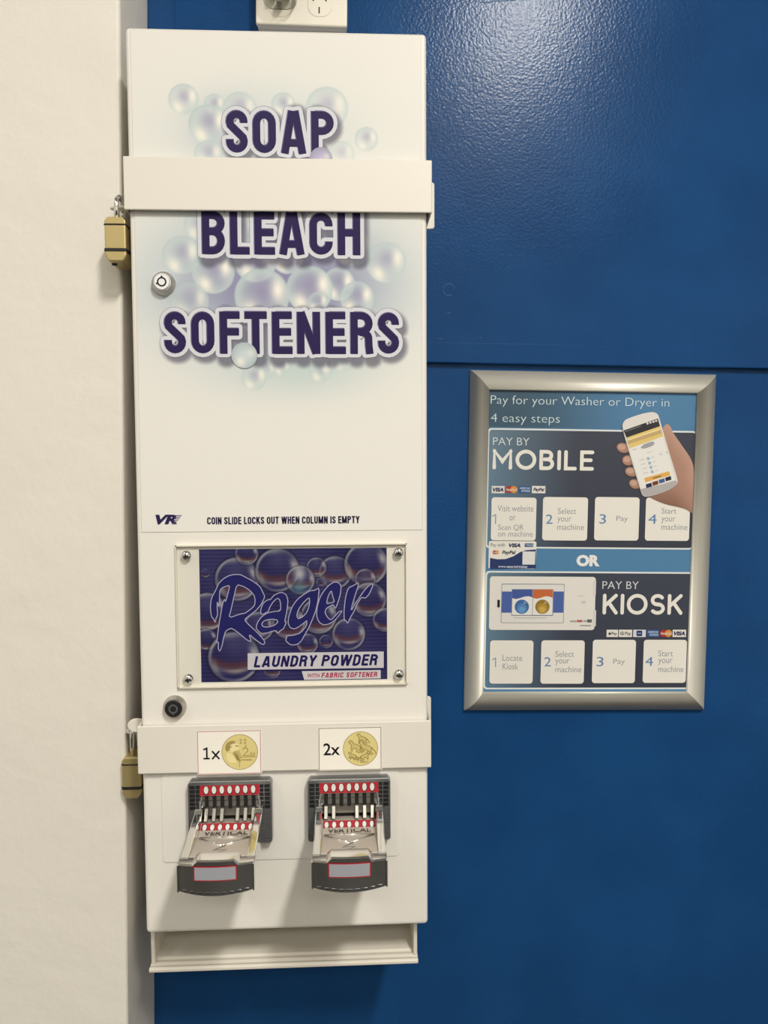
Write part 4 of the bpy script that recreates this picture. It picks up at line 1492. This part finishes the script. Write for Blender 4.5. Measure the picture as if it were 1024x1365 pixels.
for x, y, c1, c2 in ((257.5, 907.5, (64, 104, 164), (104, 158, 206)), (331, 907.5, (146, 116, 40), (206, 172, 84))):
    cx, cz = qp(x, y)
    R = qp(x + 25.5, y)[0] - cx
    b.disc(cx, cz, R, YS - .0010, ink_matt, c1, n=32)
    b.disc(cx, cz - R * .25, R * .7, YS - .0011, ink_matt, mixc(c1, c2, .5), n=28)
    b.disc(cx, cz - R * .4, R * .42, YS - .0012, ink_matt, mixc(c1, c2, .9), n=24)
    b.poly([[(cx + R * .1, cz + R * .3), (cx + R * .75, cz + R * .55), (cx + R * .35, cz + R * .9)]], YS - .0013, ink_matt, mixc(c1, (225, 225, 220), .35))
qrr(170, 883, 179, 910, .0006, YS - .0007, (26, 26, 30))
qrr(228, 946, 345, 949, .0002, YS - .0009, (186, 184, 186))
qrr(430, 957, 452, 963, .0002, YS - .0007, (168, 160, 160))
qrr(454, 955, 474, 963, .0002, YS - .0007, (176, 96, 96))
qrr(477, 956, 489, 962, .0002, YS - .0007, (160, 160, 168))
qrr(491, 953, 508, 964, .0002, YS - .0007, (96, 98, 106))
qrr(466, 973, 505, 977, .0002, YS - .0007, (146, 146, 154))
qrr(470, 886, 488, 897, .002, YS - .0007, (206, 202, 200))
qrr(456, 868, 480, 870, .0002, YS - .0007, (196, 192, 192))
b.build('kiosk_picture', sheet_o, 'printed white payment kiosk with a screen')

# ------------------------------------------------------------------ power outlet above the dispenser
oy = -.040
ox0, ox1 = back(341, 20, oy)[0], back(463, 20, oy)[0]
oz0 = back(400, 33.5, oy)[2]
OX, OHH = (ox0 + ox1) / 2, .073
out = thing('power_outlet', 'cream double power outlet on the blue wall above the dispenser', 'power outlet', (OX, 0, oz0))
hw = (ox1 - ox0) / 2
b = B()
b.box(-hw + .001, hw - .001, oy + .008, -.006, .0005, OHH - .0005, outlet_white, .0025, 3)
b.build('mounting_block', out)
b = B()
b.box(-hw, hw, oy, oy + .0085, 0, OHH, outlet_white, .0022, 3)
plate = b.build('face_plate', out)
def ol(u, v):
    p = back(u, v, oy)
    return p[0] - OX, p[2] - oz0
for u in (426.3, 374):
    x, z = ol(u, -8)
    b = B()
    zc = ol(u, 7)[1] + .012
    pts = rrect(x - .0145, x + .0145, ol(u, 22.5)[1], ol(u, 22.5)[1] + .036, .012, 7)
    b.hull_prism(pts, 'y', oy - .0006, oy + .001, outlet_white, .0004, 1)
    so = b.build('socket', plate)
    if u > 400:
        b = B()
        y = oy - .0008
        xe, ze = ol(425.6, 14)
        b.box(xe - .0008, xe + .0008, y, y + .001, ze - .0038, ze + .0038, slot_black)
        for sg in (-1, 1):
            b.hull_prism([(x + sg * .0066 - .0009 - sg * .0018, ze + .0175), (x + sg * .0066 + .0009 - sg * .0018, ze + .0175), (x + sg * .0066 + .0009 + sg * .0014, ze + .0105), (x + sg * .0066 - .0009 + sg * .0014, ze + .0105)], 'y', y, y + .001, slot_black)
        b.build('pin_slots', out)
for sg in (-1, 1):
    b = B()
    b.box(sg * .03 - .005, sg * .03 + .005, oy - .003, oy + .001, OHH - .014, OHH - .004, outlet_white, .001, 2)
    b.build('switch', plate)

xp, zp = ol(373.5, 14.5)
pg = thing('clear_plug', 'clear plastic plug with metal pins in the left socket of the outlet', 'plug', (OX + xp, oy - .0006, oz0 + zp))
b = B()
b.hull_prism(rrect(-.0205, .0205, 0, .040, .013, 7), 'y', -.022, -.0004, clear_body, .002, 3)
b.build('plug_body', pg)
for xx, zz, w_, h_ in ((-.0085, .018, .0075, .013), (.0085, .018, .0075, .013), (0, .006, .007, .009)):
    b = B()
    b.box(xx - w_ / 2, xx + w_ / 2, -.017, -.003, zz - h_ / 2, zz + h_ / 2, satin_chrome, .0012, 2)
    b.lathe([(.0022, -.018), (.0022, -.0165)], xx, zz, brass, 14)
    b.build('terminal', pg)
b = B()
b.tube([(0, -.011, .039), (.001, -.012, .055), (.0, -.020, .10), (-.004, -.022, .18)], .0034, outlet_white, 12)
b.build('cord', pg)
